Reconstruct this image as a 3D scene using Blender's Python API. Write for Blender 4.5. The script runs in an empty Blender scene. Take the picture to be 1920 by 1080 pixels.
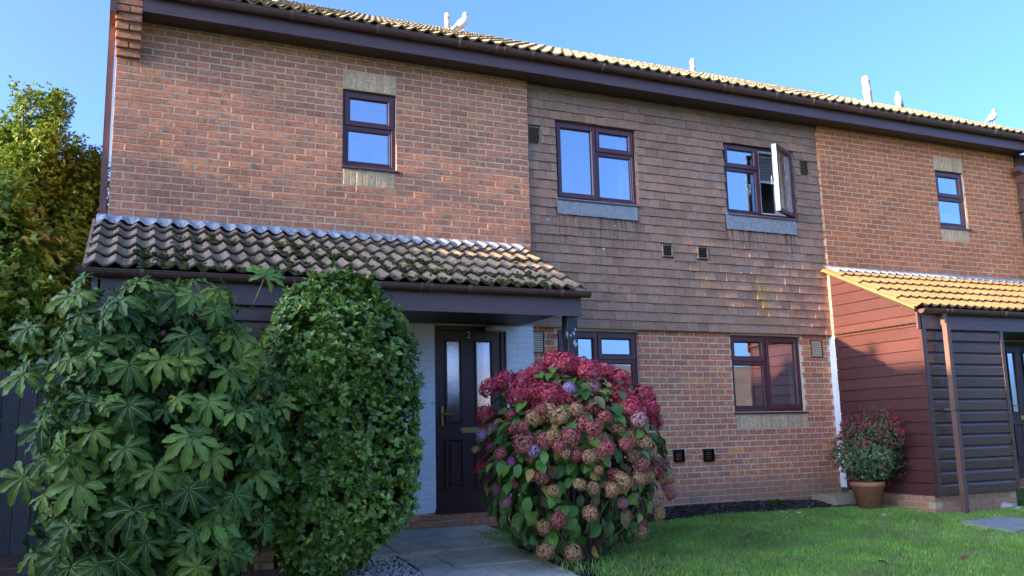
import bpy, math, random
import numpy as np
from mathutils import Vector, Matrix, Euler

rnd = random.Random(11)
rng = np.random.default_rng(11)
S = bpy.context.scene
COL = S.collection
R = math.radians

# ------------------------------------------------------------------ camera
CAM = np.array([0.232, -9.249, 0.990])
YAW, PIT, ROL, FPX = 0.4189, 0.1635, -0.0239, 1632.0
_fw = np.array([math.sin(YAW)*math.cos(PIT), math.cos(YAW)*math.cos(PIT), math.sin(PIT)])
_rt = np.array([math.cos(YAW), -math.sin(YAW), 0.0])
_up = np.cross(_rt, _fw)
_r2 = _rt*math.cos(ROL) + _up*math.sin(ROL)
_u2 = -_rt*math.sin(ROL) + _up*math.cos(ROL)
cd = bpy.data.cameras.new('camera')
cd.sensor_width = 36.0
cd.lens = FPX/1920*36
cd.clip_end = 1500
cam = bpy.data.objects.new('camera', cd)
COL.objects.link(cam)
cam.matrix_world = Matrix(((_r2[0], _u2[0], -_fw[0], CAM[0]), (_r2[1], _u2[1], -_fw[1], CAM[1]),
                           (_r2[2], _u2[2], -_fw[2], CAM[2]), (0, 0, 0, 1)))
S.camera = cam

# ------------------------------------------------------------------ sky, sun, exposure
SUN_EL = R(11.5)
SUN_TO = Vector((-math.cos(SUN_EL)*math.cos(R(1.0)), -math.cos(SUN_EL)*math.sin(R(1.0)), math.sin(SUN_EL)))
W = bpy.data.worlds.new('World')
S.world = W
W.use_nodes = True
wn = W.node_tree
bg = wn.nodes['Background']
sky = wn.nodes.new('ShaderNodeTexSky')
sky.sky_type = 'NISHITA'
sky.sun_disc = False
sky.sun_elevation = SUN_EL
sky.sun_rotation = math.atan2(SUN_TO.x, SUN_TO.y)
sky.altitude = 0
sky.air_density = 0.4
sky.dust_density = 4.0
sky.ozone_density = 4.6
wn.links.new(sky.outputs[0], bg.inputs[0])
bg.inputs[1].default_value = 0.15
sd = bpy.data.lights.new('sun', 'SUN')
sd.energy = 2.9
sd.angle = R(0.5)
sd.color = (1.0, 0.74, 0.45)
sun = bpy.data.objects.new('sun', sd)
COL.objects.link(sun)
sun.rotation_euler = SUN_TO.to_track_quat('Z', 'Y').to_euler()
S.view_settings.view_transform = 'Standard'
S.view_settings.look = 'None'
S.view_settings.gamma = 1.0
S.view_settings.use_curve_mapping = False
S.view_settings.exposure = 2.85

# ------------------------------------------------------------------ helpers
def proj(P):
    v = np.asarray(P, float) - CAM
    z = v @ _fw
    return 960 + FPX*(v @ _r2)/z, 540 - FPX*(v @ _u2)/z, z

def ray(px, py):
    return _fw + (px-960)/FPX*_r2 - (py-540)/FPX*_u2

def on_ellipsoid(px, py, c, r):
    """front point of a plant's own ellipsoid surface in the direction of a picture point"""
    d = ray(px, py)/r
    o = (CAM - c)/r
    a, b, cc = d @ d, 2*(o @ d), o @ o - 1
    disc = b*b - 4*a*cc
    t = (-b - math.sqrt(disc))/(2*a) if disc > 0 else -b/(2*a)
    return CAM + t*ray(px, py)

def ground_z(y):
    return -0.04 + 0.055*max(-12.0, min(0.0, y))

class MB:
    def __init__(s):
        s.v, s.f = [], []
    def face(s, pts):
        n = len(s.v)
        s.v += [tuple(p) for p in pts]
        s.f.append(tuple(range(n, n+len(pts))))
    def box(s, x0, x1, y0, y1, z0, z1):
        n = len(s.v)
        s.v += [(x0, y0, z0), (x1, y0, z0), (x1, y1, z0), (x0, y1, z0), (x0, y0, z1), (x1, y0, z1), (x1, y1, z1), (x0, y1, z1)]
        for q in ((0, 3, 2, 1), (4, 5, 6, 7), (0, 1, 5, 4), (1, 2, 6, 5), (2, 3, 7, 6), (3, 0, 4, 7)):
            s.f.append(tuple(n+i for i in q))
        return s
    def cbox(s, x0, x1, y0, y1, z0, z1, c=0.004):
        """box whose front (low y) edges are chamfered"""
        n = len(s.v)
        s.v += [(x0+c, y0, z0+c), (x1-c, y0, z0+c), (x1-c, y0, z1-c), (x0+c, y0, z1-c),
                (x0, y0+c, z0), (x1, y0+c, z0), (x1, y0+c, z1), (x0, y0+c, z1),
                (x0, y1, z0), (x1, y1, z0), (x1, y1, z1), (x0, y1, z1)]
        s.f.append((n, n+1, n+2, n+3))
        for i in range(4):
            j = (i+1) % 4
            s.f.append((n+4+i, n+4+j, n+j, n+i))
            s.f.append((n+8+i, n+8+j, n+4+j, n+4+i))
        s.f.append((n+11, n+10, n+9, n+8))
        return s
    def prism(s, poly, axis, a, b):
        """2D polygon extruded along an axis (x: poly is (y,z); y: (x,z); z: (x,y))"""
        def P(u, v, t):
            return (t, u, v) if axis == 'x' else ((u, t, v) if axis == 'y' else (u, v, t))
        n, k = len(s.v), len(poly)
        s.v += [P(u, v, a) for u, v in poly] + [P(u, v, b) for u, v in poly]
        s.f.append(tuple(range(n+k-1, n-1, -1)))
        s.f.append(tuple(range(n+k, n+2*k)))
        for i in range(k):
            j = (i+1) % k
            s.f.append((n+i, n+j, n+k+j, n+k+i))
        return s
    def tube(s, pts, rad, n=8, caps=True):
        pts = [Vector(p) for p in pts]
        rad = rad if hasattr(rad, '__len__') else [rad]*len(pts)
        base = len(s.v)
        for i, p in enumerate(pts):
            t = (pts[min(i+1, len(pts)-1)] - pts[max(i-1, 0)]).normalized()
            u = t.cross(Vector((0.13, 0.31, 0.94)))
            if u.length < 0.05:
                u = t.cross(Vector((1, 0, 0)))
            u.normalize()
            w = t.cross(u)
            for k in range(n):
                a = 2*math.pi*k/n
                s.v.append(tuple(p + (u*math.cos(a) + w*math.sin(a))*rad[i]))
        for i in range(len(pts)-1):
            for k in range(n):
                k2 = (k+1) % n
                s.f.append((base+i*n+k, base+i*n+k2, base+(i+1)*n+k2, base+(i+1)*n+k))
        if caps:
            s.f.append(tuple(base+k for k in range(n-1, -1, -1)))
            s.f.append(tuple(base+(len(pts)-1)*n+k for k in range(n)))
        return s
    def lathe(s, prof, n=20, cx=0, cy=0):
        base = len(s.v)
        for r, z in prof:
            for k in range(n):
                a = 2*math.pi*k/n
                s.v.append((cx+r*math.cos(a), cy+r*math.sin(a), z))
        for i in range(len(prof)-1):
            for k in range(n):
                k2 = (k+1) % n
                s.f.append((base+i*n+k, base+i*n+k2, base+(i+1)*n+k2, base+(i+1)*n+k))
        return s
    def mesh(s, name, mat=None, smooth=False):
        me = bpy.data.meshes.new(name)
        me.from_pydata(s.v, [], s.f)
        if mat is not None:
            me.materials.append(mat)
        if smooth:
            me.polygons.foreach_set('use_smooth', [True]*len(me.polygons))
        me.update()
        return me
    def build(s, name, mat, parent=None, smooth=False):
        return link(name, s.mesh(name, mat, smooth), parent)

def link(name, data, parent=None, loc=None, rot=None):
    o = bpy.data.objects.new(name, data)
    COL.objects.link(o)
    if parent is not None:
        o.parent = parent
    if loc is not None:
        o.location = loc
    if rot is not None:
        o.rotation_euler = rot
    return o

def tag(o, label=None, cat=None, group=None, kind=None):
    if label: o['label'] = label
    if cat: o['category'] = cat
    if group: o['group'] = group
    if kind: o['kind'] = kind
    return o

def thing(name, label, cat, loc=(0, 0, 0), rz=0, group=None):
    return tag(link(name, None, None, loc, (0, 0, rz)), label, cat, group)

def np_mesh(name, V, F, mat, smooth=False):
    """V (n,3), F (m,k) arrays with one face size"""
    me = bpy.data.meshes.new(name)
    V = np.asarray(V, np.float32); F = np.asarray(F, np.int32)
    k = F.shape[1]
    me.vertices.add(len(V)); me.vertices.foreach_set('co', V.ravel())
    me.loops.add(F.size); me.loops.foreach_set('vertex_index', F.ravel())
    me.polygons.add(len(F))
    me.polygons.foreach_set('loop_start', np.arange(0, F.size, k, dtype=np.int32))
    me.polygons.foreach_set('loop_total', np.full(len(F), k, np.int32))
    if smooth:
        me.polygons.foreach_set('use_smooth', np.ones(len(F), bool))
    me.materials.append(mat)
    me.update(calc_edges=True)
    return me

def joined(name, items, mat, parent, kind='stuff'):
    """many placed copies of small meshes as one mesh: items = [(mesh, Matrix)]"""
    v, f = [], []
    for me, M in items:
        n = len(v)
        v += [tuple(M @ q.co) for q in me.vertices]
        f += [tuple(n+i for i in q.vertices) for q in me.polygons]
    me = bpy.data.meshes.new(name)
    me.from_pydata(v, [], f)
    me.materials.append(mat)
    me.update()
    o = link(name, me, parent)
    if kind: o['kind'] = kind
    return o

# ------------------------------------------------------------------ materials
def nodes(name):
    m = bpy.data.materials.new(name)
    m.use_nodes = True
    nt = m.node_tree
    return m, nt, nt.nodes['Principled BSDF']

def N(nt, t, **kw):
    n = nt.nodes.new(t)
    for k, v in kw.items():
        setattr(n, k, v)
    return n

def rgba(c):
    return (c[0], c[1], c[2], 1.0)

def math_n(nt, op, a, b=None, clamp=False):
    n = N(nt, 'ShaderNodeMath', operation=op, use_clamp=clamp)
    for i, q in enumerate((a, b)):
        if q is None: continue
        if isinstance(q, (int, float)): n.inputs[i].default_value = q
        else: nt.links.new(q, n.inputs[i])
    return n.outputs[0]

def mixc(nt, fac, a, b, mode='MIX'):
    n = N(nt, 'ShaderNodeMix', data_type='RGBA', blend_type=mode)
    for i, q in ((0, fac), (6, a), (7, b)):
        if isinstance(q, (int, float)): n.inputs[i].default_value = q
        elif isinstance(q, tuple): n.inputs[i].default_value = rgba(q)
        else: nt.links.new(q, n.inputs[i])
    return n.outputs[2]

def noise(nt, scale, detail=4, rough=0.6, vec=None, dist=0.0):
    n = N(nt, 'ShaderNodeTexNoise')
    n.inputs['Scale'].default_value = scale
    n.inputs['Detail'].default_value = detail
    n.inputs['Roughness'].default_value = rough
    n.inputs['Distortion'].default_value = dist
    nt.links.new(vec if vec is not None else N(nt, 'ShaderNodeNewGeometry').outputs['Position'], n.inputs['Vector'])
    return n.outputs['Fac']

def ramp(nt, fac, stops, interp='LINEAR'):
    n = N(nt, 'ShaderNodeValToRGB')
    cr = n.color_ramp
    cr.interpolation = interp
    while len(cr.elements) > 1: cr.elements.remove(cr.elements[0])
    cr.elements[0].position = stops[0][0]; cr.elements[0].color = rgba(stops[0][1])
    for p, c in stops[1:]:
        e = cr.elements.new(p); e.color = rgba(c)
    nt.links.new(fac, n.inputs[0])
    return n.outputs[0]

def g3(v): return (v, v, v)

def island_random(nt):
    a = N(nt, 'ShaderNodeObjectInfo').outputs['Random']
    b = N(nt, 'ShaderNodeNewGeometry').outputs['Random Per Island']
    return math_n(nt, 'FRACT', math_n(nt, 'ADD', math_n(nt, 'MULTIPLY', a, 7.13), math_n(nt, 'MULTIPLY', b, 3.7)))

def bump(nt, bs, h, strength, dist=0.01):
    b = N(nt, 'ShaderNodeBump')
    b.inputs['Strength'].default_value = strength
    b.inputs['Distance'].default_value = dist
    nt.links.new(h, b.inputs['Height'])
    nt.links.new(b.outputs[0], bs.inputs['Normal'])

def pm(name, stops, rough=0.6, nscale=25, namt=0.3, bscale=60, bstr=0.2, bdist=0.004, spec=0.5, metal=0.0, transl=0.0, big=0.0, extra=None, stretch=None):
    """procedural material: colour ramp on a per-piece random value, noise variation, fine relief"""
    m, nt, bs = nodes(name)
    if isinstance(stops[0], (int, float)):
        stops = [(0, tuple(stops))]
    pos = N(nt, 'ShaderNodeNewGeometry').outputs['Position']
    vec = pos
    if stretch:
        mp = N(nt, 'ShaderNodeMapping'); mp.inputs['Scale'].default_value = stretch
        nt.links.new(pos, mp.inputs[0]); vec = mp.outputs[0]
    c = ramp(nt, island_random(nt), stops) if len(stops) > 1 else stops[0][1]
    n1 = noise(nt, nscale, 5, 0.65, vec)
    c = mixc(nt, 1.0, c, ramp(nt, n1, [(0.25, g3(1-namt)), (0.75, g3(1+namt*0.6))]), 'MULTIPLY')
    if big:
        c = mixc(nt, 1.0, c, ramp(nt, noise(nt, 1.3, 3, 0.6), [(0.3, g3(1-big)), (0.7, g3(1+big*0.5))]), 'MULTIPLY')
    if extra:
        c = extra(nt, c, pos)
    nt.links.new(c, bs.inputs['Base Color'])
    bs.inputs['Roughness'].default_value = rough
    bs.inputs['Specular IOR Level'].default_value = spec
    bs.inputs['Metallic'].default_value = metal
    if bstr:
        bump(nt, bs, noise(nt, bscale, 4, 0.7, vec), bstr, bdist)
    if transl:
        tr = N(nt, 'ShaderNodeBsdfTranslucent'); nt.links.new(c, tr.inputs[0])
        mx = N(nt, 'ShaderNodeMixShader'); mx.inputs[0].default_value = transl
        nt.links.new(bs.outputs[0], mx.inputs[1]); nt.links.new(tr.outputs[0], mx.inputs[2])
        nt.links.new(mx.outputs[0], nt.nodes['Material Output'].inputs[0])
    return m

def sep_xyz(nt, pos):
    n = N(nt, 'ShaderNodeSeparateXYZ'); nt.links.new(pos, n.inputs[0])
    return n.outputs

def smooth_n(nt, v, lo, hi):
    n = N(nt, 'ShaderNodeMapRange', interpolation_type='SMOOTHSTEP')
    nt.links.new(v, n.inputs[0]); n.inputs[1].default_value = lo; n.inputs[2].default_value = hi
    return n.outputs[0]

def band(nt, v, lo, hi, soft):
    a = smooth_n(nt, v, lo-soft, lo+soft)
    b = smooth_n(nt, v, hi-soft, hi+soft)
    return math_n(nt, 'MULTIPLY', a, math_n(nt, 'SUBTRACT', 1.0, b))

M = {}
def splash(nt, c, pos):
    x = sep_xyz(nt, pos)
    low = math_n(nt, 'SUBTRACT', 1.0, smooth_n(nt, math_n(nt, 'ADD', x[2], math_n(nt, 'MULTIPLY', noise(nt, 2.2), 0.35)), 0.30, 0.62))
    return mixc(nt, math_n(nt, 'MULTIPLY', low, 0.55), c, (0.26, 0.19, 0.125))
def mottle(nt, c, pos):
    # kiln marks and creases inside each brick
    k = ramp(nt, noise(nt, 19, 5, .75), [(.34, g3(.62)), (.5, g3(1.0)), (.66, g3(1.38))])
    c = mixc(nt, .85, c, k, 'MULTIPLY')
    c = mixc(nt, math_n(nt, 'MULTIPLY', smooth_n(nt, noise(nt, 75, 4, .8), .54, .68), .45), c, (.62, .36, .24))
    return mixc(nt, smooth_n(nt, noise(nt, 6.3, 2, .4), .80, .81), c, (.72, .70, .68))
M['brick_a'] = pm('weathered_red_brick', [(0, (0.426, 0.187, 0.112)), (0.12, (0.568, 0.219, 0.119)), (0.3, (0.527, 0.226, 0.131)), (0.45, (0.636, 0.249, 0.129)), (0.6, (0.560, 0.229, 0.126)), (0.72, (0.477, 0.211, 0.126)), (0.84, (0.677, 0.273, 0.133)), (0.93, (0.603, 0.261, 0.133)), (1, (0.401, 0.187, 0.113))], .88, 45, .30, 130, .8, .007, .2, big=.16, extra=mottle)
M['brick_b'] = pm('plum_red_brick', [(0, (0.494, 0.195, 0.105)), (.15, (0.715, 0.229, 0.113)), (.35, (0.616, 0.239, 0.133)), (.55, (0.762, 0.263, 0.129)), (.75, (0.541, 0.229, 0.130)), (.93, (0.715, 0.273, 0.133)), (.975, (0.850, 0.318, 0.093)), (1, (0.850, 0.341, 0.121))], .88, 45, .3, 130, .6, .006, .25, big=.12, extra=lambda nt, c, pos: splash(nt, mottle(nt, c, pos), pos))
M['brick_c'] = pm('orange_red_brick', [(0, (0.485, 0.164, 0.064)), (.3, (0.665, 0.212, 0.080)), (.55, (0.573, 0.185, 0.076)), (.8, (0.717, 0.240, 0.087)), (1, (0.446, 0.164, 0.072))], .88, 45, .26, 130, .5, .006, .25, big=.12, extra=mottle)
M['mortar'] = pm('buff_mortar', (.74, .53, .33), .95, 60, .25, 150, .5, .004, .1, big=.15)
M['mortar_b'] = pm('pale_cream_mortar', (.78, .61, .43), .95, 60, .22, 150, .5, .004, .1, big=.1, extra=splash)
M['white_brick'] = pm('white_painted_brick', [(0, (0.850, 0.850, 0.850)), (1, (0.850, 0.850, 0.850))], .6, 20, .10, 60, .35, .004, .4)
M['white_paint'] = pm('white_masonry_paint', (0.850, 0.850, 0.850), .6, 20, .08, 60, .3, .003, .4)
M['soldier'] = pm('mottled_buff_brick', [(0, (0.618, 0.415, 0.233)), (.5, (0.753, 0.508, 0.290)), (1, (0.538, 0.369, 0.216))], .9, 30, .5, 120, .6, .005, .2)
M['soldier_mortar'] = pm('yellow_buff_mortar', (.60, .46, .24), .95, 60, .25, 150, .5, .004, .1)

def tile_stains(nt, c, pos):
    x = sep_xyz(nt, pos)
    # lichen patches on the lower right of the hung tiles
    r1 = math_n(nt, 'MULTIPLY', band(nt, x[0], 6.3, 8.6, .35), band(nt, x[2], 2.35, 3.15, .25))
    l1 = math_n(nt, 'MULTIPLY', smooth_n(nt, noise(nt, 9, 6, .75), .55, .66), r1)
    c = mixc(nt, math_n(nt, 'MULTIPLY', l1, .55), c, (.25, .20, .10))
    r2 = math_n(nt, 'ADD', math_n(nt, 'MULTIPLY', band(nt, x[0], 7.02, 7.22, .08), band(nt, x[2], 2.86, 3.05, .06)),
                math_n(nt, 'MULTIPLY', band(nt, x[0], 7.95, 8.2, .07), band(nt, x[2], 2.42, 2.92, .08)))
    l2 = math_n(nt, 'MULTIPLY', smooth_n(nt, noise(nt, 26, 5, .7), .47, .58), r2)
    c = mixc(nt, math_n(nt, 'MULTIPLY', l2, .75), c, (.42, .25, .035))
    # dark run-off streaks under the two lead aprons
    mp = N(nt, 'ShaderNodeMapping'); mp.inputs['Scale'].default_value = (22, 1, 1.2)
    nt.links.new(pos, mp.inputs[0])
    st = smooth_n(nt, noise(nt, 1.0, 4, .7, mp.outputs[0]), .47, .66)
    z1 = math_n(nt, 'MULTIPLY', smooth_n(nt, x[2], 3.15, 3.62), math_n(nt, 'SUBTRACT', 1.0, smooth_n(nt, x[2], 3.62, 3.66)))
    xs = math_n(nt, 'ADD', band(nt, x[0], 5.0, 6.2, .05), band(nt, x[0], 7.5, 8.75, .05))
    c = mixc(nt, math_n(nt, 'MULTIPLY', math_n(nt, 'MULTIPLY', st, z1), math_n(nt, 'MULTIPLY', xs, .85)), c, (.035, .03, .032))
    # pale bloom on the rows under the eaves
    mp2 = N(nt, 'ShaderNodeMapping'); mp2.inputs['Scale'].default_value = (9, 1, 1.5)
    nt.links.new(pos, mp2.inputs[0])
    t = math_n(nt, 'MULTIPLY', smooth_n(nt, x[2], 4.85, 5.15), smooth_n(nt, noise(nt, 1.0, 4, .7, mp2.outputs[0]), .42, .62))
    c = mixc(nt, math_n(nt, 'MULTIPLY', t, .45), c, (.24, .20, .155))
    # a few white droppings
    d = smooth_n(nt, noise(nt, 7.5, 2, .4), .795, .81)
    return mixc(nt, d, c, (.7, .68, .66))
M['hung_tile'] = pm('brown_plain_tile', [(0, (0.343, 0.196, 0.131)), (.4, (0.406, 0.233, 0.153)), (.75, (0.453, 0.253, 0.163)), (1, (0.375, 0.240, 0.174))], .95, 30, .3, 90, .5, .004, .12, big=.15, extra=tile_stains)
M['roof_tile'] = pm('brown_concrete_roof_tile', [(0, (0.248, 0.174, 0.112)), (.5, (0.304, 0.212, 0.139)), (1, (0.216, 0.157, 0.105))], .9, 30, .4, 110, .8, .006, .15, big=.25)
M['roof_tile_n'] = pm('buff_concrete_roof_tile', [(0, (0.250, 0.154, 0.070)), (.5, (0.280, 0.172, 0.078)), (1, (0.228, 0.144, 0.065))], .9, 30, .25, 110, .7, .005, .2, big=.12)
M['main_tile'] = pm('lichened_roof_tile', [(0, (0.253, 0.193, 0.110)), (.5, (0.319, 0.237, 0.132)), (1, (0.209, 0.171, 0.099))], .9, 24, .55, 90, .8, .006, .2)
M['moss'] = pm('moss', [(0, (.030, .035, .010)), (.5, (.060, .062, .014)), (1, (.10, .085, .022))], .95, 60, .5, 300, .8, .004, .1)
M['pvc'] = pm('rosewood_window_frame', (.105, .034, .036), .35, 12, .15, 40, .05, .001, .5)
M['pvc_white'] = pm('white_sash_lining', (.70, .66, .58), .4, 12, .1, 40, .05, .001, .5)
M['rubber'] = pm('black_gasket', (.012, .012, .013), .6, 12, .1, 40, 0, .001, .4)
M['fascia'] = pm('dark_brown_fascia_paint', (0.114, 0.062, 0.060), .42, 6, .22, 30, .1, .002, .5, stretch=(.4, 6, 6))
M['soffit'] = pm('dark_soffit_paint', (0.057, 0.035, 0.028), .5, 8, .25, 30, .1, .002, .4, stretch=(.4, 6, 6))
M['gutter'] = pm('brown_plastic_gutter', (0.106, 0.050, 0.037), .38, 8, .25, 40, .08, .001, .5)
M['bracket'] = pm('faded_gutter_bracket', (.17, .085, .065), .5, 8, .25, 40, .08, .001, .4)
M['downpipe'] = pm('faded_brown_downpipe', (.15, .075, .055), .5, 14, .35, 40, .1, .002, .4, stretch=(5, 5, .6))
M['red_board'] = pm('faded_maroon_boarding', [(0, (0.078, 0.025, 0.023)), (.5, (0.091, 0.029, 0.025)), (1, (0.068, 0.023, 0.023))], .45, 10, .35, 30, .35, .003, .4, stretch=(4, .5, 9))
M['dark_board'] = pm('dark_brown_shiplap_stain', [(0, (0.088, 0.053, 0.039)), (.5, (0.109, 0.066, 0.049)), (1, (0.077, 0.049, 0.039))], .24, 10, .4, 30, .25, .002, .5, stretch=(.5, 4, 9))
M['door'] = pm('dark_rosewood_door', (0.051, 0.017, 0.014), .4, 14, .35, 60, .25, .002, .5, stretch=(9, 9, .6))
M['brass'] = pm('dull_brass', (.50, .34, .11), .38, 20, .2, 40, .05, .001, .5, metal=.85)
M['silver'] = pm('silver_numeral', (.62, .60, .58), .4, 20, .1, 40, 0, .001, .5, metal=.3)
M['lead'] = pm('grey_lead', (.34, .335, .33), .7, 14, .5, 40, .6, .006, .4, metal=.15, stretch=(6, 1, 1.5))
def lead_white(nt, c, pos):
    mp = N(nt, 'ShaderNodeMapping'); mp.inputs['Scale'].default_value = (26, 4, 3)
    nt.links.new(pos, mp.inputs[0])
    t = smooth_n(nt, noise(nt, 1.0, 5, .7, mp.outputs[0], .6), .36, .62)
    return mixc(nt, math_n(nt, 'MULTIPLY', t, .62), c, (.52, .52, .52))
M['lead_white'] = pm('white_streaked_lead', (.20, .20, .22), .6, 14, .4, 40, .5, .005, .4, extra=lead_white)
M['vent_dark'] = pm('dark_air_brick', (.016, .013, .012), .85, 30, .3, 60, .2, .002, .03)
M['vent_brown'] = pm('brown_plastic_vent', (.15, .11, .085), .6, 30, .3, 60, .2, .002, .4)
M['vent_frame'] = pm('grey_vent_surround', (.20, .18, .155), .7, 30, .3, 60, .3, .002, .4)
M['room'] = pm('dim_room_plaster', (.30, .28, .26), .9, 4, .1, 20, 0, .001, .2)
M['curtain'] = pm('pale_curtain_cloth', (.62, .66, .70), .9, 10, .1, 40, .1, .002, .2)
M['blind'] = pm('pale_blind', (.50, .47, .48), .8, 10, .1, 40, 0, .001, .2)
M['lampglass'] = pm('milky_lamp_cover', (.55, .53, .50), .3, 10, .1, 40, 0, .001, .5)
M['cream'] = pm('cream_meter_box', (.55, .50, .36), .5, 10, .15, 40, .1, .001, .4)
M['iron'] = pm('rusty_iron', (.10, .075, .06), .8, 60, .4, 90, .3, .002, .4)
M['peel_post'] = pm('black_stained_post', (.030, .030, .034), .5, 8, .35, 60, .3, .003, .4, stretch=(5, 5, .8),
    extra=lambda nt, c, pos: mixc(nt, math_n(nt, 'MULTIPLY', smooth_n(nt, noise(nt, 9, 4, .6), .615, .64), band(nt, sep_xyz(nt, pos)[2], 1.2, 2.1, .05)), c, (.42, .41, .40)))
M['terracotta'] = pm('terracotta', (0.450, 0.181, 0.094), .75, 14, .22, 60, .25, .002, .3, big=.2)
M['soil'] = pm('dark_bed_soil', (0.062, 0.046, 0.039), .95, 16, .5, 40, .9, .02, .1)
M['clod'] = pm('soil_clods', [(0, (.028, .021, .019)), (.8, (.055, .042, .036)), (.93, (.10, .09, .075)), (1, (.20, .19, .17))], .95, 40, .4, 90, .6, .006, .1)
def slab_stain(nt, c, pos):
    s = smooth_n(nt, noise(nt, 3.2, 6, .7), .42, .66)
    return mixc(nt, math_n(nt, 'MULTIPLY', s, .4), c, (.10, .095, .09))
M['slab'] = pm('weathered_paving_slab', [(0, (0.556, 0.480, 0.367)), (.5, (0.675, 0.583, 0.437)), (1, (0.485, 0.428, 0.337))], .85, 30, .25, 120, .5, .004, .3, extra=slab_stain)
M['concrete'] = pm('old_concrete', (.30, .29, .27), .9, 20, .4, 90, .7, .006, .2)
M['gravel'] = pm('pale_gravel', [(0, (0.260, 0.247, 0.221)), (.4, (0.546, 0.507, 0.455)), (.8, (0.715, 0.689, 0.650)), (1, (0.390, 0.312, 0.247))], .8, 40, .2, 90, .2, .003, .3)
M['fence'] = pm('blackened_fence_board', [(0, (0.051, 0.051, 0.054)), (1, (0.071, 0.070, 0.072))], .7, 8, .4, 40, .4, .003, .3, stretch=(7, 7, .6))
M['timber'] = pm('weathered_timber', (0.360, 0.300, 0.195), .85, 14, .4, 50, .5, .004, .2, stretch=(6, 1, 6))
M['stone'] = pm('pale_stone', [(0, (.34, .30, .25)), (1, (.46, .42, .36))], .85, 20, .3, 60, .5, .005, .2)
M['gull'] = pm('white_gull_feathers', (.80, .78, .73), .7, 20, .06, 60, .1, .002, .3)
M['gull_wing'] = pm('grey_gull_wing', (.55, .54, .53), .7, 20, .12, 60, .2, .002, .3)
M['beak'] = pm('yellow_beak', (.62, .45, .12), .5, 20, .1, 60, 0, .001, .4)
M['vent_pipe'] = pm('stained_white_vent_pipe', (.62, .58, .50), .7, 18, .3, 60, .2, .002, .3,
    extra=lambda nt, c, pos: mixc(nt, math_n(nt, 'MULTIPLY', smooth_n(nt, noise(nt, 6, 4, .7), .56, .64), .8), c, (.22, .15, .10)))
M['bark'] = pm('grey_brown_bark', (.11, .080, .055), .9, 30, .4, 60, .8, .006, .2)
M['twig'] = pm('woody_stem', (.16, .115, .075), .85, 30, .35, 60, .5, .004, .2)
M['lawn_soil'] = pm('lawn_turf', (0.094, 0.163, 0.032), .95, 6, .35, 40, .6, .01, .1)
def turf(nt, c, pos):
    c = mixc(nt, 1.0, c, ramp(nt, noise(nt, 1.4, 4, .6), [(.32, g3(.70)), (.7, g3(1.25))]), 'MULTIPLY')
    return mixc(nt, math_n(nt, 'MULTIPLY', smooth_n(nt, noise(nt, 3.1, 5, .7), .46, .66), .55), c, (.27, .25, .12))
M['grass'] = pm('grass_blades', [(0, (0.146, 0.287, 0.040)), (.45, (0.216, 0.423, 0.063)), (.8, (0.289, 0.506, 0.083)), (.95, (0.462, 0.546, 0.129)), (1, (0.752, 0.655, 0.203))], .55, 8, .1, 40, 0, .001, .35, transl=.3, extra=turf)
M['hedge_leaf'] = pm('glossy_hedge_leaf', [(0, (0.083, 0.160, 0.019)), (.45, (0.156, 0.263, 0.032)), (.8, (0.250, 0.365, 0.059)), (.96, (0.395, 0.469, 0.132)), (1, (0.707, 0.562, 0.106))], .34, 5, .45, 40, 0, .001, .45, transl=.18, big=.3)
M['tree_leaf'] = pm('olive_privet_leaf', [(0, (0.069, 0.141, 0.014)), (.4, (0.131, 0.226, 0.023)), (.75, (0.193, 0.265, 0.027)), (1, (0.234, 0.248, 0.041))], .5, 8, .1, 40, 0, .001, .3, transl=.4)
M['laurel_leaf'] = pm('bright_laurel_leaf', [(0, (0.077, 0.162, 0.016)), (.5, (0.143, 0.247, 0.023)), (1, (0.242, 0.323, 0.039))], .42, 8, .1, 40, 0, .001, .5, transl=.25)
M['hyd_leaf'] = pm('hydrangea_leaf', [(0, (0.056, 0.140, 0.026)), (.5, (0.095, 0.215, 0.036)), (.85, (0.165, 0.301, 0.039)), (.95, (0.354, 0.323, 0.052)), (1, (0.507, 0.280, 0.065))], .5, 20, .2, 60, .3, .003, .4, transl=.15)
M['fuchsia_leaf'] = pm('small_fuchsia_leaf', [(0, (0.056, 0.108, 0.035)), (.5, (0.105, 0.162, 0.057)), (.9, (0.168, 0.216, 0.088)), (1, (0.280, 0.262, 0.101))], .55, 8, .1, 40, 0, .001, .4, transl=.15)
M['fuchsia_flower'] = pm('fuchsia_flower', [(0, (.42, .03, .06)), (.6, (.52, .06, .10)), (1, (.30, .03, .10))], .5, 8, .1, 40, 0, .001, .4, transl=.2)
def vein_mat(name, stops, vein, rough):
    m, nt, bs = nodes(name)
    c = ramp(nt, N(nt, 'ShaderNodeObjectInfo').outputs['Random'], stops)
    c = mixc(nt, 1.0, c, ramp(nt, noise(nt, 14, 4, .6), [(.3, g3(.8)), (.7, g3(1.2))]), 'MULTIPLY')
    at = N(nt, 'ShaderNodeAttribute', attribute_name='vein')
    c = mixc(nt, at.outputs['Fac'], c, vein)
    nt.links.new(c, bs.inputs['Base Color'])
    bs.inputs['Roughness'].default_value = rough
    bs.inputs['Specular IOR Level'].default_value = .14
    bump(nt, bs, noise(nt, 22, 3, .6), .4, .008)
    tr = N(nt, 'ShaderNodeBsdfTranslucent'); nt.links.new(c, tr.inputs[0])
    mx = N(nt, 'ShaderNodeMixShader'); mx.inputs[0].default_value = .12
    nt.links.new(bs.outputs[0], mx.inputs[1]); nt.links.new(tr.outputs[0], mx.inputs[2])
    nt.links.new(mx.outputs[0], nt.nodes['Material Output'].inputs[0])
    return m
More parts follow.
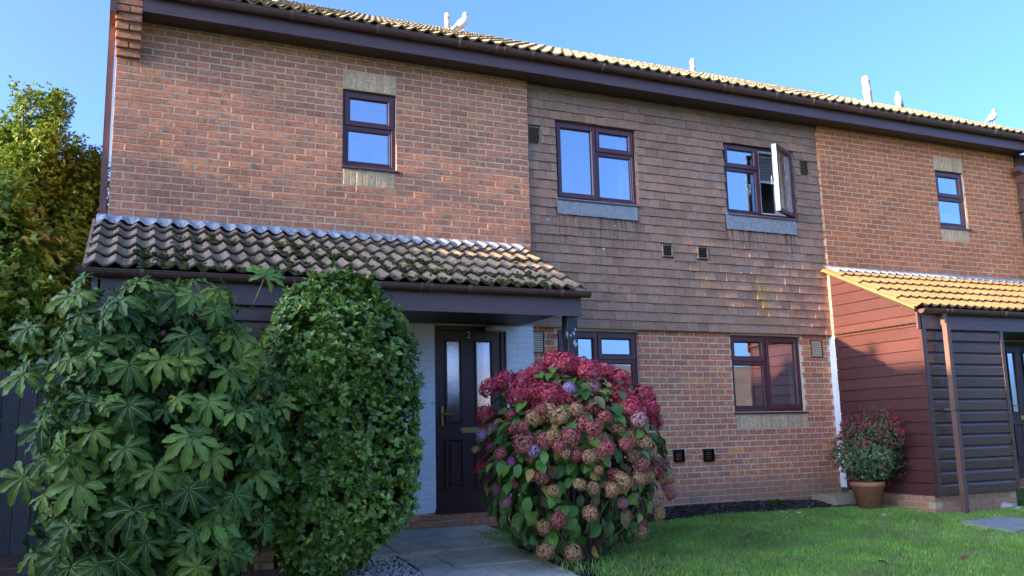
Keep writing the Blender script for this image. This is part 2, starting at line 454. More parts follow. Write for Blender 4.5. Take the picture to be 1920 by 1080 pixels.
M['fatsia'] = vein_mat('dark_fatsia_leaf', [(0, (.034, .070, .015)), (.4, (.064, .115, .020)), (.75, (.120, .175, .026)), (1, (.19, .235, .036))], (.24, .31, .08), .36)
M['fatsia_light'] = vein_mat('young_fatsia_leaf', [(0, (.10, .19, .030)), (1, (.17, .25, .05))], (.34, .38, .12), .42)
M['hyd_dry'] = pm('withered_hydrangea_leaf', [(0, (0.130, 0.111, 0.039)), (.5, (0.208, 0.163, 0.065)), (.8, (0.130, 0.156, 0.046)), (1, (0.312, 0.208, 0.098))], .8, 30, .35, 60, .3, .003, .2, transl=.1)
def flower(name, a, b, c):
    return pm(name, [(0, a), (.5, b), (1, c)], .75, 40, .2, 90, 0, .002, .2, transl=.15)
M['fl_c'] = flower('crimson_florets', (.38, .025, .045), (.52, .050, .080), (.60, .13, .15))
M['fl_r'] = flower('faded_red_florets', (0.384, 0.066, 0.078), (0.504, 0.114, 0.114), (0.576, 0.240, 0.168))
M['fl_p'] = flower('cream_pink_florets', (0.600, 0.240, 0.264), (0.660, 0.384, 0.336), (0.504, 0.120, 0.156))
M['fl_t'] = flower('tan_dried_florets', (0.486, 0.257, 0.115), (0.675, 0.405, 0.189), (0.540, 0.176, 0.115))
M['fl_l'] = flower('lilac_florets', (.42, .26, .48), (.52, .36, .52), (.50, .22, .40))
M['fl_k'] = flower('bright_pink_florets', (.58, .13, .40), (.62, .20, .46), (.55, .10, .36))
M['dry_leaf'] = pm('fallen_brown_leaf', [(0, (.16, .065, .025)), (1, (.22, .11, .05))], .8, 40, .3, 60, .2, .002, .2)
M['stucco'] = pm('render_wall', (.45, .40, .34), .9, 6, .15, 40, .3, .004, .2)

def glass_mat(name, refl, rough, tint, bstr=0.0, bscale=3.0):
    m, nt, bs = nodes(name)
    nt.nodes.remove(bs)
    gl = N(nt, 'ShaderNodeBsdfGlossy'); gl.inputs['Roughness'].default_value = rough
    gl.inputs['Color'].default_value = (.93, .96, 1, 1)
    tr = N(nt, 'ShaderNodeBsdfTransparent'); tr.inputs[0].default_value = rgba(tint)
    mx = N(nt, 'ShaderNodeMixShader'); mx.inputs[0].default_value = refl
    nt.links.new(tr.outputs[0], mx.inputs[1]); nt.links.new(gl.outputs[0], mx.inputs[2])
    nt.links.new(mx.outputs[0], nt.nodes['Material Output'].inputs[0])
    if bstr:
        b = N(nt, 'ShaderNodeBump'); b.inputs['Strength'].default_value = bstr; b.inputs['Distance'].default_value = .004
        nt.links.new(noise(nt, bscale, 2, .5), b.inputs['Height']); nt.links.new(b.outputs[0], gl.inputs['Normal'])
    return m
M['glass'] = glass_mat('window_glass', .38, .012, (.8, .85, .88), .16, 2.2)
M['frosted'] = glass_mat('obscured_glass', .50, .13, (.6, .66, .72), .35, 60)

# ------------------------------------------------------------------ the setting: ground, beds, path
def sheet(name, x0, x1, y0, y1, nx, ny, dz, mat, amp=0.0, edge=True):
    V = []
    for j in range(ny+1):
        for i in range(nx+1):
            x = x0+(x1-x0)*i/nx; y = y0+(y1-y0)*j/ny
            e = math.sin(math.pi*i/nx)*math.sin(math.pi*j/ny) if edge else 1
            V.append((x, y, ground_z(y)+dz+amp*e*(0.5+rnd.random())))
    F = [(j*(nx+1)+i, j*(nx+1)+i+1, (j+1)*(nx+1)+i+1, (j+1)*(nx+1)+i) for j in range(ny) for i in range(nx)]
    return tag(link(name, np_mesh(name, V, F, mat, True)), kind='structure')

xs = [-400, -60, -15, -6, 0, 4, 8, 12, 20, 60, 400]
ys = [-400, -60, -12, -9, -6, -3, -1.5, 0, 8, 60, 400]
V = [(x, y, ground_z(y)) for y in ys for x in xs]
F = [(j*11+i, j*11+i+1, (j+1)*11+i+1, (j+1)*11+i) for j in range(10) for i in range(10)]
tag(link('lawn', np_mesh('lawn', V, F, M['lawn_soil'])), kind='structure')
sheet('flower_bed', 4.62, 9.25, -.52, .10, 46, 8, .005, M['soil'], .085)
sheet('shrub_bed', 3.45, 4.45, -3.4, -1.25, 16, 24, .004, M['soil'], .012)
sheet('side_yard', -3.5, 1.95, -4.2, 2.0, 12, 12, .004, M['soil'], .004)
sheet('gravel_bed', 1.85, 2.56, -4.0, -1.31, 8, 20, .006, M['soil'], .004)

sheet('bounce_road', -60, 60, -15.0, -10.2, 4, 4, .004, M['concrete'], 0)  # unseen pale strip added behind the camera to bounce warm light onto the facade
path = tag(link('path', MB().mesh('path')), kind='structure')
pb = MB()
pb.v = [(1.98, .0, ground_z(0)+.004), (3.95, .0, ground_z(0)+.004), (3.95, -1.3, ground_z(-1.3)+.004), (1.98, -1.3, ground_z(-1.3)+.004),
        (2.56, -1.3, ground_z(-1.3)+.004), (3.72, -1.3, ground_z(-1.3)+.004), (3.62, -5.0, ground_z(-5)+.004), (2.46, -5.0, ground_z(-5)+.004)]
pb.f = [(3, 2, 1, 0), (7, 6, 5, 4)]
path.data = pb.mesh('path', M['soil'])
def slab(x0, x1, y0, y1):
    b = MB(); g = .006
    c = .008
    lo = [(x0+g, y0+g), (x1-g, y0+g), (x1-g, y1-g), (x0+g, y1-g)]
    hi = [(x0+g+c, y0+g+c), (x1-g-c, y0+g+c), (x1-g-c, y1-g-c), (x0+g+c, y1-g-c)]
    t = rnd.uniform(.020, .026)
    b.v = [(x, y, ground_z(y)-.02) for x, y in lo] + [(x, y, ground_z(y)+t-.006) for x, y in lo] + [(x, y, ground_z(y)+t) for x, y in hi]
    b.f = [(8, 9, 10, 11)] + [(i+4, (i+1) % 4+4, (i+1) % 4+8, i+8) for i in range(4)] + [(i, (i+1) % 4, (i+1) % 4+4, i+4) for i in range(4)]
    b.build('paving_slab', M['slab'], path)
for x0, x1 in ((1.98, 2.60), (2.60, 3.28), (3.28, 3.95)):
    slab(x0, x1, -1.29, -.012)
yy = -1.30
for k, dy in enumerate((.73, .62, .73, .62, .7)):
    off = (.30, .62, .26, .58, .3)[k]
    xa, xb = 2.56-.03*k, 3.72-.03*k
    slab(xa, xa+off, yy-dy, yy); slab(xa+off, xb, yy-dy, yy)
    yy -= dy

# ------------------------------------------------------------------ brickwork
BR_L, BR_H, CO = .213, .063, .075
ZF = 3.2
_bm = {}
def brick_mesh(L, H, mat, deep=.022, c=.0035):
    key = (round(L/.004), round(H/.004), mat.name, deep)
    if key not in _bm:
        _bm[key] = [MB().cbox(-L/2, L/2, 0, deep, -H/2, H/2, c).mesh('brick', mat) for _ in range(1)]
    return rnd.choice(_bm[key])

def lay_bricks(x0, x1, z0, z1, y, holes, mat, parity=0, deep_left=0.0, jit=.0022):
    """list of (mesh, local matrix) for a stretcher-bond panel of wall"""
    out = []
    k0 = int(math.floor((z0-ZF)/CO+1e-6))
    k1 = int(math.ceil((z1-ZF)/CO-1e-6))
    for k in range(k0, k1):
        za, zb = max(z0, ZF+k*CO+.0054), min(z1, ZF+(k+1)*CO-.0054)
        if zb-za < .02: continue
        spans = [(x0, x1)]
        for hx0, hx1, hz0, hz1 in holes:
            if min(zb, hz1)-max(za, hz0) > .02:
                ns = []
                for a, b in spans:
                    if hx1 <= a or hx0 >= b: ns.append((a, b)); continue
                    if hx0-a > .03: ns.append((a, hx0))
                    if b-hx1 > .03: ns.append((hx1, b))
                spans = ns
        off = 0 if (k+parity) % 2 == 0 else -.1125
        for a, b in spans:
            n0 = int(math.floor((a-x0-off)/.225)); n1 = int(math.ceil((b-x0-off)/.225))
            for n in range(n0, n1):
                p = x0+off+n*.225
                u, w = max(a, p+.006 if p > a+.002 else a), min(b, p+.219)
                if w-u < .03: continue
                d = deep_left if (deep_left and abs(u-x0) < .002) else .022
                me = brick_mesh(w-u, zb-za, mat, d)
                Mx = Matrix.Translation(((u+w)/2, y+rnd.uniform(-jit, jit*.6), (za+zb)/2+rnd.uniform(-.001, .001))) @ \
                    Euler((rnd.uniform(-.012, .012), rnd.uniform(-.004, .004), rnd.uniform(-.006, .006))).to_matrix().to_4x4()
                out.append((me, Mx, mat))
    return out

def place_bricks(house, groups, ox, limit=300, seen=lambda x, z: True, name='brick'):
    """the pieces that show largest become parts of their own, the rest one joined part per wall"""
    allb = []
    for wall, items in groups:
        for me, Mx, mat in items:
            c = Mx.translation
            px, py, d = proj((c.x+ox, c.y, c.z))
            vis = -20 < px < 1940 and -20 < py < 1100 and seen(c.x, c.z)
            w = me.vertices[1].co.x - me.vertices[0].co.x
            allb.append((-(w/(d*d)) if vis else 0, len(allb), wall, me, Mx, mat))
    allb.sort(key=lambda t: (t[0], t[1]))
    rest = {}
    for i, (a, _, wall, me, Mx, mat) in enumerate(allb):
        if i < limit and a < 0:
            o = link(name, me, wall)
            o.matrix_local = Mx
        else:
            rest.setdefault((wall.name, mat.name), (wall, mat, []))[2].append((me, Mx))
    for wall, mat, items in rest.values():
        joined(name+'work' if name == 'brick' else name+'_courses', items, mat, wall)

def backing(b, x0, x1, z0, z1, y, y2, holes):
    """wall body with openings: front faces, reveals, outer sides"""
    X = sorted({x0, x1} | {v for h in holes for v in h[:2] if x0 < v < x1})
    Z = sorted({z0, z1} | {v for h in holes for v in h[2:] if z0 < v < z1})
    for i in range(len(X)-1):
        for j in range(len(Z)-1):
            cx, cz = (X[i]+X[i+1])/2, (Z[j]+Z[j+1])/2
            if any(h[0] < cx < h[1] and h[2] < cz < h[3] for h in holes): continue
            b.face([(X[i], y, Z[j]), (X[i+1], y, Z[j]), (X[i+1], y, Z[j+1]), (X[i], y, Z[j+1])])
    for a0, a1, c0, c1 in holes:
        b.face([(a0, y, c0), (a0, y, c1), (a0, y2, c1), (a0, y2, c0)])
        b.face([(a1, y, c1), (a1, y, c0), (a1, y2, c0), (a1, y2, c1)])
        b.face([(a0, y, c1), (a1, y, c1), (a1, y2, c1), (a0, y2, c1)])
        b.face([(a1, y, c0), (a0, y, c0), (a0, y2, c0), (a1, y2, c0)])
    b.face([(x0, y, z0), (x0, y, z1), (x0, y2, z1), (x0, y2, z0)])
    b.face([(x1, y, z1), (x1, y, z0), (x1, y2, z0), (x1, y2, z1)])

# ------------------------------------------------------------------ windows
def rect_frame(b, x0, x1, z0, z1, w, ya, yb, ch=.010):
    """mitred frame with a bevelled inner lip"""
    o = [(x0, z0), (x1, z0), (x1, z1), (x0, z1)]
    i1 = [(x0+w-ch, z0+w-ch), (x1-w+ch, z0+w-ch), (x1-w+ch, z1-w+ch), (x0+w-ch, z1-w+ch)]
    i2 = [(x0+w, z0+w), (x1-w, z0+w), (x1-w, z1-w), (x0+w, z1-w)]
    n = len(b.v)
    for ring, y in ((o, yb), (o, ya), (i1, ya), (i2, ya+ch), (i2, yb)):
        b.v += [(x, y, z) for x, z in ring]
    for r in range(4):
        for k in range(4):
            k2 = (k+1) % 4
            b.f.append((n+4*r+k, n+4*r+k2, n+4*r+4+k2, n+4*r+4+k))

def pane(win, x0, x1, z0, z1, y, mat='glass'):
    b = MB().box(x0+.006, x1-.006, y, y+.006, z0+.006, z1-.006)
    b.build('pane', M[mat], win)
    g = MB(); rect_frame(g, x0, x1, z0, z1, .008, y-.004, y+.012, .002)
    g.build('gasket', M['rubber'], win)

def window(house, x0, x1, z0, z1, y, layout, glass='glass', sill=.05, open_right=None, label=None):
    b = MB()
    F = .052
    rect_frame(b, x0, x1, z0, z1, F, y, y+.07)
    w = b.build('window', M['pvc'], house)
    if label: w['label'] = label
    sb = MB()
    sb.prism([(y-.075, z0-.030), (y-.075, z0-.012), (y+.0, z0+.006), (y+.06, z0+.006), (y+.06, z0-.030)], 'x', x0-.005-sill*.2, x1+.005+sill*.6)
    sb.build('sill', M['pvc'], w)
    def sash(a, c, d, e, g=glass):
        s = MB(); rect_frame(s, a, c, d, e, .058, y-.018, y+.05, .012)
        s.build('sash', M['pvc'], w)
        pane(w, a+.058, c-.058, d+.058, e-.058, y+.012, g)
    def fixed(a, c, d, e, g=glass):
        s = MB(); rect_frame(s, a, c, d, e, .022, y+.004, y+.05, .008)
        s.build('glazing_bead', M['pvc'], w)
        pane(w, a+.022, c-.022, d+.022, e-.022, y+.022, g)
    ix0, ix1, iz0, iz1 = x0+F, x1-F, z0+F, z1-F
    if layout == 'stack':
        zm = z0+(z1-z0)*.53
        MB().box(ix0-.002, ix1+.002, y+.002, y+.066, zm-.025, zm+.025).build('transom', M['pvc'], w)
        sash(ix0-.02, ix1+.02, zm+.012, iz1+.02)
        fixed(ix0, ix1, iz0, zm-.025)
    else:
        tall_left = layout.startswith('L')
        xm = (x0+x1)/2 + (.0 if tall_left else .0)
        MB().box(xm-.028, xm+.028, y+.002, y+.066, iz0-.002, iz1+.002).build('mullion', M['pvc'], w)
        A = (ix0, xm-.028); B = (xm+.028, ix1)
        tall, split = (A, B) if tall_left else (B, A)
        zm = z0+(z1-z0)*.655
        MB().box(split[0]-.002, split[1]+.002, y+.003, y+.064, zm-.022, zm+.022).build('transom', M['pvc'], w)
        sash(split[0]-.02, split[1]+.02, zm+.010, iz1+.02)
        fixed(split[0], split[1], iz0, zm-.022)
        if open_right is None:
            sash(tall[0]-.02, tall[1]+.02, iz0-.02, iz1+.02)
        else:
            # casement swung open on its right-hand hinges
            hw = tall[1]-tall[0]+.03
            s = MB(); rect_frame(s, -hw, 0, iz0-.02, iz1+.02, .055, -.02, .045, .012)
            so = s.build('open_casement', M['pvc'], w)
            so.location = (tall[1]+.012, y-.03, 0); so.rotation_euler = (0, 0, open_right)
            s2 = MB(); s2.box(-hw-.0042, -hw-.0002, -.018, .047, iz0-.018, iz1+.018)
            s2.box(-hw+.001, -hw+.012, .0455, .050, iz0-.015, iz1+.015)
            l2 = s2.build('white_lining', M['pvc_white'], w); l2.location = so.location; l2.rotation_euler = so.rotation_euler
            p2 = MB().box(-hw+.052, -.052, .008, .016, iz0+.03, iz1-.03).build('pane', M['glass'], w)
            p2.location = so.location; p2.rotation_euler = so.rotation_euler
            hb = MB().tube([(-hw+.03, .06, (z0+z1)/2-.09), (-hw+.03, .085, (z0+z1)/2-.08), (-hw+.03, .09, (z0+z1)/2+.04)], .009, 6)
            h2 = hb.build('casement_handle', M['pvc_white'], w); h2.location = so.location; h2.rotation_euler = so.rotation_euler
            s3 = MB(); rect_frame(s3, tall[0], tall[1], iz0, iz1, .018, y+.006, y+.05, .006)
            s3.build('inner_rebate', M['pvc_white'], w)
    # the room behind
    r = MB(); d = 1.6; yb = y+.075
    xa, xb, za, zb = x0-.15, x1+.15, z0-.2, z1+.12
    r.face([(xa, yb+d, za), (xb, yb+d, za), (xb, yb+d, zb), (xa, yb+d, zb)])
    r.face([(xa, yb, za), (xa, yb+d, za), (xa, yb+d, zb), (xa, yb, zb)])
    r.face([(xb, yb, za), (xb, yb+d, za), (xb, yb+d, zb), (xb, yb, zb)])
    r.face([(xa, yb, za), (xb, yb, za), (xb, yb+d, za), (xa, yb+d, za)])
    r.face([(xa, yb, zb), (xb, yb, zb), (xb, yb+d, zb), (xa, yb+d, zb)])
    r.build('room_lining', M['room'], w)
    return w

def soldier_panel(house, x0, x1, z0, z1, y, n):
    b = MB().box(x0, x1, y+.004, y+.03, z0, z1)
    p = b.build('soldier_course', M['soldier_mortar'], house)
    st = (x1-x0)/n
    me = MB().cbox(-(st-.010)/2, (st-.010)/2, 0, .03, -(z1-z0-.012)/2, (z1-z0-.012)/2, .003).mesh('brick', M['soldier'])
    for i in range(n):
        o = link('brick', me, p, (x0+st*(i+.5), y-.002+rnd.uniform(-.002, .001), (z0+z1)/2), (0, 0, rnd.uniform(-.006, .006)))
    return p

def louvre(house, x0, x1, z0, z1, y, mat='vent_dark', frame='vent_frame', n=9, proud=.012, fw=.016):
    b = MB(); rect_frame(b, x0, x1, z0, z1, fw, y-proud, y+.03, .004)
    v = b.build('air_vent', M[frame], house)
    MB().box(x0+fw, x1-fw, y+.022, y+.028, z0+fw, z1-fw).build('vent_back', M['rubber'], v)
    st = (z1-z0-2*fw)/n
    me = MB().prism([(y+.020, .0), (y-proud+.004, -st*.45), (y-proud+.004, -st*.27), (y+.020, st*.2)], 'x', x0+fw-.001, x1-fw+.001).mesh('slat', M[mat])
    for i in range(n):
        link('slat', me, v, (0, 0, z0+fw+st*(i+.6)))
    return v

# ------------------------------------------------------------------ roof tiles
def wave(u):
    """roll-and-pan profile over one 155 mm period, u in 0..1"""
    return .0205*math.cos(2*math.pi*u) + .004*math.cos(4*math.pi*u)

def tile_mesh(name, mat, w=.31, L=.375, seg=12, periods=2, th=.019):
    b = MB()
    n = seg*1
    for y, lift in ((0, .042), (L, .002)):
        for i in range(n+1):
            u = i/n
            b.v.append((u*w, y, lift + wave(u*periods+.5) + th))
    for y, lift in ((0.002, .042), (L, .002)):
        for i in range(n+1):
            u = i/n
            b.v.append((u*w, y, lift + wave(u*periods+.5)))
    m = n+1
    for i in range(n):
        b.f.append((i, i+1, m+i+1, m+i))
        b.f.append((2*m+i+1, 2*m+i, 3*m+i, 3*m+i+1))
        b.f.append((2*m+i, 2*m+i+1, i+1, i))
    b.f.append((0, m, 3*m, 2*m)); b.f.append((n, 2*m+n, 3*m+n, m+n))
    me = b.mesh(name, mat)
    return me

def tile_field(parent, x0, ncol, y0, z0, pitch, nrow, gauge, mat, individual_rows, w=.31, seg=12, jit=1.0):
    me = tile_mesh('roof_tile', mat, w, gauge+.05, seg)
    rest = []
    for r in range(nrow):
        for c in range(ncol):
            s = r*gauge + rnd.uniform(-.004, .004)*jit
            p = Vector((x0+c*w+rnd.uniform(-.001, .001), y0+s*math.cos(pitch), z0+s*math.sin(pitch)+rnd.uniform(0, .003)*jit))
            e = Euler((pitch+rnd.uniform(-.008, .008)*jit, rnd.uniform(-.006, .006)*jit, rnd.uniform(-.008, .008)*jit))
            if r in individual_rows:
                link('roof_tile', me, parent, p, e)
            else:
                rest.append((me, Matrix.Translation(p) @ e.to_matrix().to_4x4()))
    if rest:
        joined('roof_tile_courses', rest, mat, parent)

def gutter(house, x0, x1, yc, zt, r, name, mat, spacing=.9, unions=(), endcap=None):
    b = MB(); n = 8
    for x in (x0, x1):
        for k in range(n+1):
            a = math.pi*k/n
            b.v.append((x, yc-r*math.cos(a), zt-r*math.sin(a)*1.05))
    for x in (x0, x1):
        for k in range(n+1):
            a = math.pi*k/n
            b.v.append((x, yc-(r-.004)*math.cos(a), zt-(r-.004)*math.sin(a)*1.05))
    m = n+1
    for k in range(n):
        b.f.append((k, k+1, m+k+1, m+k)); b.f.append((2*m+k+1, 2*m+k, 3*m+k, 3*m+k+1))
    b.f += [(0, m, 3*m, 2*m), (m-1, 3*m-1, 4*m-1, 2*m-1)]
    for s in (0, m): b.f.append(tuple(s+k for k in range(m)))
    # rolled front lip
    b.tube([(x0, yc-r, zt), (x1, yc-r, zt)], .006, 6)
    g = b.build(name, M[mat], house)
    def strap(x, wd):
        s = MB(); rr = r+.011
        pts = [(yc-rr*math.cos(math.pi*k/10), zt+.004-rr*math.sin(math.pi*k/10)*1.05) for k in range(11)]
        for i in range(10):
            (a, c), (d, e) = pts[i], pts[i+1]
            s.face([(x, a, c), (x+wd, a, c), (x+wd, d, e), (x, d, e)])
            s.face([(x, a, c), (x, d, e), (x, yc+(d-yc)*.9, zt+(e-zt)*.9), (x, yc+(a-yc)*.9, zt+(c-zt)*.9)])
        s.face([(x, pts[0][0], pts[0][1]+.008), (x+wd, pts[0][0], pts[0][1]+.008), (x+wd, pts[0][0], pts[0][1]), (x, pts[0][0], pts[0][1])])
        s.build('bracket', M['bracket'], g)
    x = x0+spacing*.5
    while x < x1-.1:
        strap(x, .034); x += spacing*rnd.uniform(.93, 1.07)
    for u in unions:
        s = MB()
        rr = r+.005
        pts = [(yc-rr*math.cos(math.pi*k/10), zt+.003-rr*math.sin(math.pi*k/10)*1.05) for k in range(11)]
        for i in range(10):
            (a, c), (d, e) = pts[i], pts[i+1]
            s.face([(u, a, c), (u+.11, a, c), (u+.11, d, e), (u, d, e)])
        s.build('union', M[mat], g)
        strap(u-.004, .018); strap(u+.096, .018)
    return g

# ------------------------------------------------------------------ porch shared by both houses (local coordinates)
P_Y, P_ZE, P_ZT = -1.52, 2.375, 3.115
P_PITCH = math.atan2(P_ZT-P_ZE, -P_Y)
def porch(house, xr, tile_key, front):
    # roof
    xl = -.12
    deck = MB()
    deck.prism([(P_Y+.06, P_ZE-.012), (-.01, P_ZT-.012), (-.01, P_ZT-.03), (P_Y+.06, P_ZE-.03)], 'x', xl+.03, xr-.02)
    roof = deck.build('porch_roof', M['soffit'], house)
    w = (xr-xl)/15
    tile_field(roof, xl, 15, P_Y, P_ZE, P_PITCH, 5, .335, M[tile_key], range(5), w)
    # lead flashing dressed over the top course
    n = 15*12
    vv, ff = [], []
    rows = 5
    for j in range(rows):
        for i in range(n+1):
            u = i/n*30
            x = xl+.02+(xr-xl-.03)*i/n
            if j == 0: y, z = -.004, ZF+.003+.006*math.sin(i*.21)
            elif j == 1: y, z = -.008, P_ZT+.075
            else:
                s = (.0, .12, .24)[j-2] + (.012*math.sin(u*math.pi*2) + .008*math.sin(i*.37) if j == 4 else 0)
                y = -.012-s*math.cos(P_PITCH)
                z = P_ZT+.074-s*math.sin(P_PITCH)+wave(u+.5)*(.4, .9, 1.05)[j-2]
            vv.append((x, y, z))
    for j in range(rows-1):
        for i in range(n):
            ff.append((j*(n+1)+i, (j+1)*(n+1)+i, (j+1)*(n+1)+i+1, j*(n+1)+i+1))
    link('flashing', np_mesh('flashing', vv, ff, M['lead_white' if front else 'lead'], True), house)
    # eaves: fascia, soffit planks, gutter
    MB().box(xl+.06, xr-.035, -1.47, -1.445, 2.135, 2.345).build('porch_fascia', M['fascia'], house)
    MB().prism([(-1.445, 2.135), (-1.445, 2.345), (-.02, 3.03), (-.02, 2.90), (-1.2, 2.135)], 'x', xr-.062, xr-.037).build('porch_side_board', M['fascia'], house)
    sof = MB().box(xl+.07, xr-.05, -1.44, -.008, 2.222, 2.235).build('porch_soffit', M['soffit'], house)
    k = 0; y = -1.44
    pl = MB().cbox(xl+.07, xr-.06, 0, .012, -.046, .046, .006)
    pl.v = [(x, z, y) for x, y, z in pl.v]
    pl = pl.mesh('plank', M['soffit'])
    while y < -.06:
        link('plank', pl, sof, (0, y+.05, 2.208)); y += .1
    gutter(house, xl-.06 if front else xl+.06, xr+.03, -1.535, 2.372, .052, 'porch_gutter', 'gutter', .95, (2.72,) if front else (.33,))
    # store built under the left of the porch: shiplap front, boarded side
    st = MB().box(.03, 1.44, -1.425, -.01, .10, 2.20).build('bin_store', M['rubber'], house)
    prof = [(-1.424, 0), (-1.452, .002), (-1.455, .098), (-1.450, .106), (-1.430, .138), (-1.426, .150)]
    bm = MB(); 
    n0 = len(prof)
    for x in (.075, 1.405):
        bm.v += [(x, yy_, zz_) for yy_, zz_ in prof]
    for i in range(n0-1): bm.f.append((i, n0+i, n0+i+1, i+1))
    bm.f += [tuple(range(n0)), tuple(range(2*n0-1, n0-1, -1))]
    me = bm.mesh('shiplap_board', M['dark_board'])
    for i in range(14):
        link('shiplap_board', me, st, (0, rnd.uniform(-.002, .001), .105+.1455*i), (0, rnd.uniform(-.0015, .0015), 0))
    MB().box(.0, .072, -1.462, -1.425, .095, 2.14).build('corner_post', M['dark_board'], st)
    MB().box(1.408, 1.462, -1.464, -1.40, .10, 2.14).build('corner_post', M['dark_board'], st)
    MB().box(1.44, 1.455, -1.40, -.01, .10, 2.2).build('inner_side', M['dark_board'], st)
    # side boards, cut to the roof slope
    z = .10
    def rz(y): return min(P_ZT-.03, P_ZE-.02+(y-P_Y)*math.tan(P_PITCH))
    for i in range(21):
        za, zb = z+.004, z+.144
        z += .148
        ya, yb_ = -1.455, -.004
        def ycut(zz): return P_Y+(zz-P_ZE+.02)/math.tan(P_PITCH)
        poly = [(max(ya, ycut(za)), za), (yb_, za)]
        if ycut(za) > yb_-.03: break
        if ycut(zb) < yb_:
            poly += [(yb_, zb), (max(ya, ycut(zb)), zb)]
        else:
            poly += [(yb_, rz(yb_))]
        if ycut(zb) > ya and ycut(za) < ya: poly.append((ya, rz(ya)))
        b = MB(); b.prism(poly, 'x', -.004+rnd.uniform(-.002, .002), .028)
        b.build('side_board', M['red_board'], st)
    MB().box(-.012, .006, -1.47, -1.42, .095, 2.30).build('corner_strip', M['red_board'], st)
    # brick plinth under the store
    pb_ = MB().box(.02, 1.45, -1.40, -.01, -.16, .10)
    pl_ = pb_.build('store_plinth', M['mortar_b'], house)
    pm_ = MB().cbox(-.105, .105, 0, .05, -.032, .032, .004).mesh('brick', M['brick_b'])
    for r in range(3):
        zc = .06-.075*r
        x = .10 - (.11 if r % 2 else 0)
        while x < 1.42:
            if x > .05: link('brick', pm_, pl_, (x, -1.412+rnd.uniform(-.003, .003), zc), (0, 0, rnd.uniform(-.01, .01)))
            x += .225
        y = -1.30 + (.11 if r % 2 else 0)
        while y < -.1:
            link('brick', pm_, pl_, (.008+rnd.uniform(-.003, .003), y, zc), (0, 0, R(-90)+rnd.uniform(-.01, .01))); y += .225
    # verge strip of cement on the left edge
    MB().prism([(P_Y+.02, P_ZE-.006), (-.012, P_ZT-.006), (-.012, P_ZT+.035), (P_Y+.02, P_ZE+.035)], 'x', xl-.012, xl+.012).build('verge_mortar', M['roof_tile_n' if not front else 'roof_tile'], roof)
    # door in the white painted wall
    d = MB(); dx0, dx1, dz0, dz1, dy = 3.385, 4.262, .15, 2.20, .045
    rect_frame(d, dx0, dx1, dz0, dz1, .062, dy-.01, dy+.07)
    door = d.build('front_door', M['door'], house)
    lf = MB()
    gx = ((3.545, 3.705), (3.905, 4.085))
    holes = [(a, c, 1.105, 2.02) for a, c in gx]
    backing(lf, dx0+.062, dx1-.062, dz0+.03, dz1-.062, dy+.01, dy+.05, holes)
    lf.build('door_leaf', M['door'], door)
    for a, c in gx:
        m1 = MB(); rect_frame(m1, a-.022, c+.022, 1.083, 2.042, .026, dy-.006, dy+.02, .012); m1.build('moulding', M['door'], door)
        MB().box(a-.002, c+.002, dy+.022, dy+.028, 1.10, 2.025).build('pane', M['frosted'], door)
        m2 = MB(); rect_frame(m2, a-.03, c+.03, .36, .93, .03, dy-.006, dy+.02, .012); m2.build('moulding', M['door'], door)
        MB().cbox(a+.02, c-.02, dy-.002, dy+.02, .41, .88, .016).build('raised_panel', M['door'], door)
    h = MB().cbox(3.468, 3.498, dy-.004, dy+.012, 1.07, 1.29, .003)
    h.tube([(3.483, dy, 1.20), (3.483, dy-.045, 1.20), (3.50, dy-.05, 1.20), (3.60, dy-.05, 1.198)], .010, 8)
    h.build('door_handle', M['brass'], door)
    lp = MB().cbox(3.70, 3.98, dy-.003, dy+.012, .985, 1.05, .004); lp.cbox(3.72, 3.96, dy-.009, dy, .998, 1.037, .003)
    lp.build('letter_plate', M['brass'], door)
    MB().box(dx0-.01, dx1+.01, dy-.06, dy+.05, dz0-.03, dz0+.022).build('threshold', M['door'], door)
    rb = MB(); a, c = 3.30, 4.34
    rb.face([(a, .9, 0), (c, .9, 0), (c, .9, 2.2), (a, .9, 2.2)]); rb.face([(a, .12, 0), (a, .9, 0), (a, .9, 2.2), (a, .12, 2.2)]); rb.face([(c, .12, 0), (c, .9, 0), (c, .9, 2.2), (c, .12, 2.2)])
    rb.build('hall_lining', M['room'], door)
    return roof, door

# ------------------------------------------------------------------ house 2 (brick wing with porch, then tile-hung wing)
XS, XH = 4.6125, 9.26
SB = .11
house = thing('terraced_house', 'red brick and brown tile-hung terraced house numbered 2, with mossy porch roof', 'house')
neigh = thing('terraced_house', 'neighbouring brick terraced house with sunlit buff porch roof and maroon boarded bin store', 'house', (XH, 0, 0))

W1 = (2.325, 2.945, 3.95, 4.85)
def upper_wing(h, width, brick, mortar, parity, right_deep):
    wall = MB()
    holes = [W1, (3.385, 4.262, .15, 2.20)]
    sold = [(W1[0]-.0, W1[1]+.0, 4.85, 5.075), (W1[0]+.01, W1[1]-.02, 3.725, 3.95)]
    backing(wall, 0, width, 2.2, 5.27, .003, .3, [W1])
    wo = wall.build('brick_wall', M[mortar], h)
    items = lay_bricks(0, width, ZF-.99, 5.268, 0, [W1]+sold, M[brick], parity, .10)
    for s in sold: soldier_panel(h, s[0], s[1], s[2], s[3], 0, 8)
    lo = MB(); backing(lo, 0, width, .135, 2.2, .003, .3, [holes[1]])
    lw = lo.build('painted_wall', M['white_paint'], h)
    it2 = lay_bricks(0, width, .135, 2.195, .0, [holes[1]], M['white_brick'], parity, .10, jit=.001)
    pl = MB().box(1.4, width, .008, .28, -.2, .13).build('door_step', M['mortar'], h)
    it3 = lay_bricks(1.4, width, -.10, .133, -.004, [], M[brick], parity)
    return wo, items, lw, it2, pl, it3

wo, items, lw, it2, pl, it3 = upper_wing(house, XS, 'brick_a', 'mortar', 0, True)
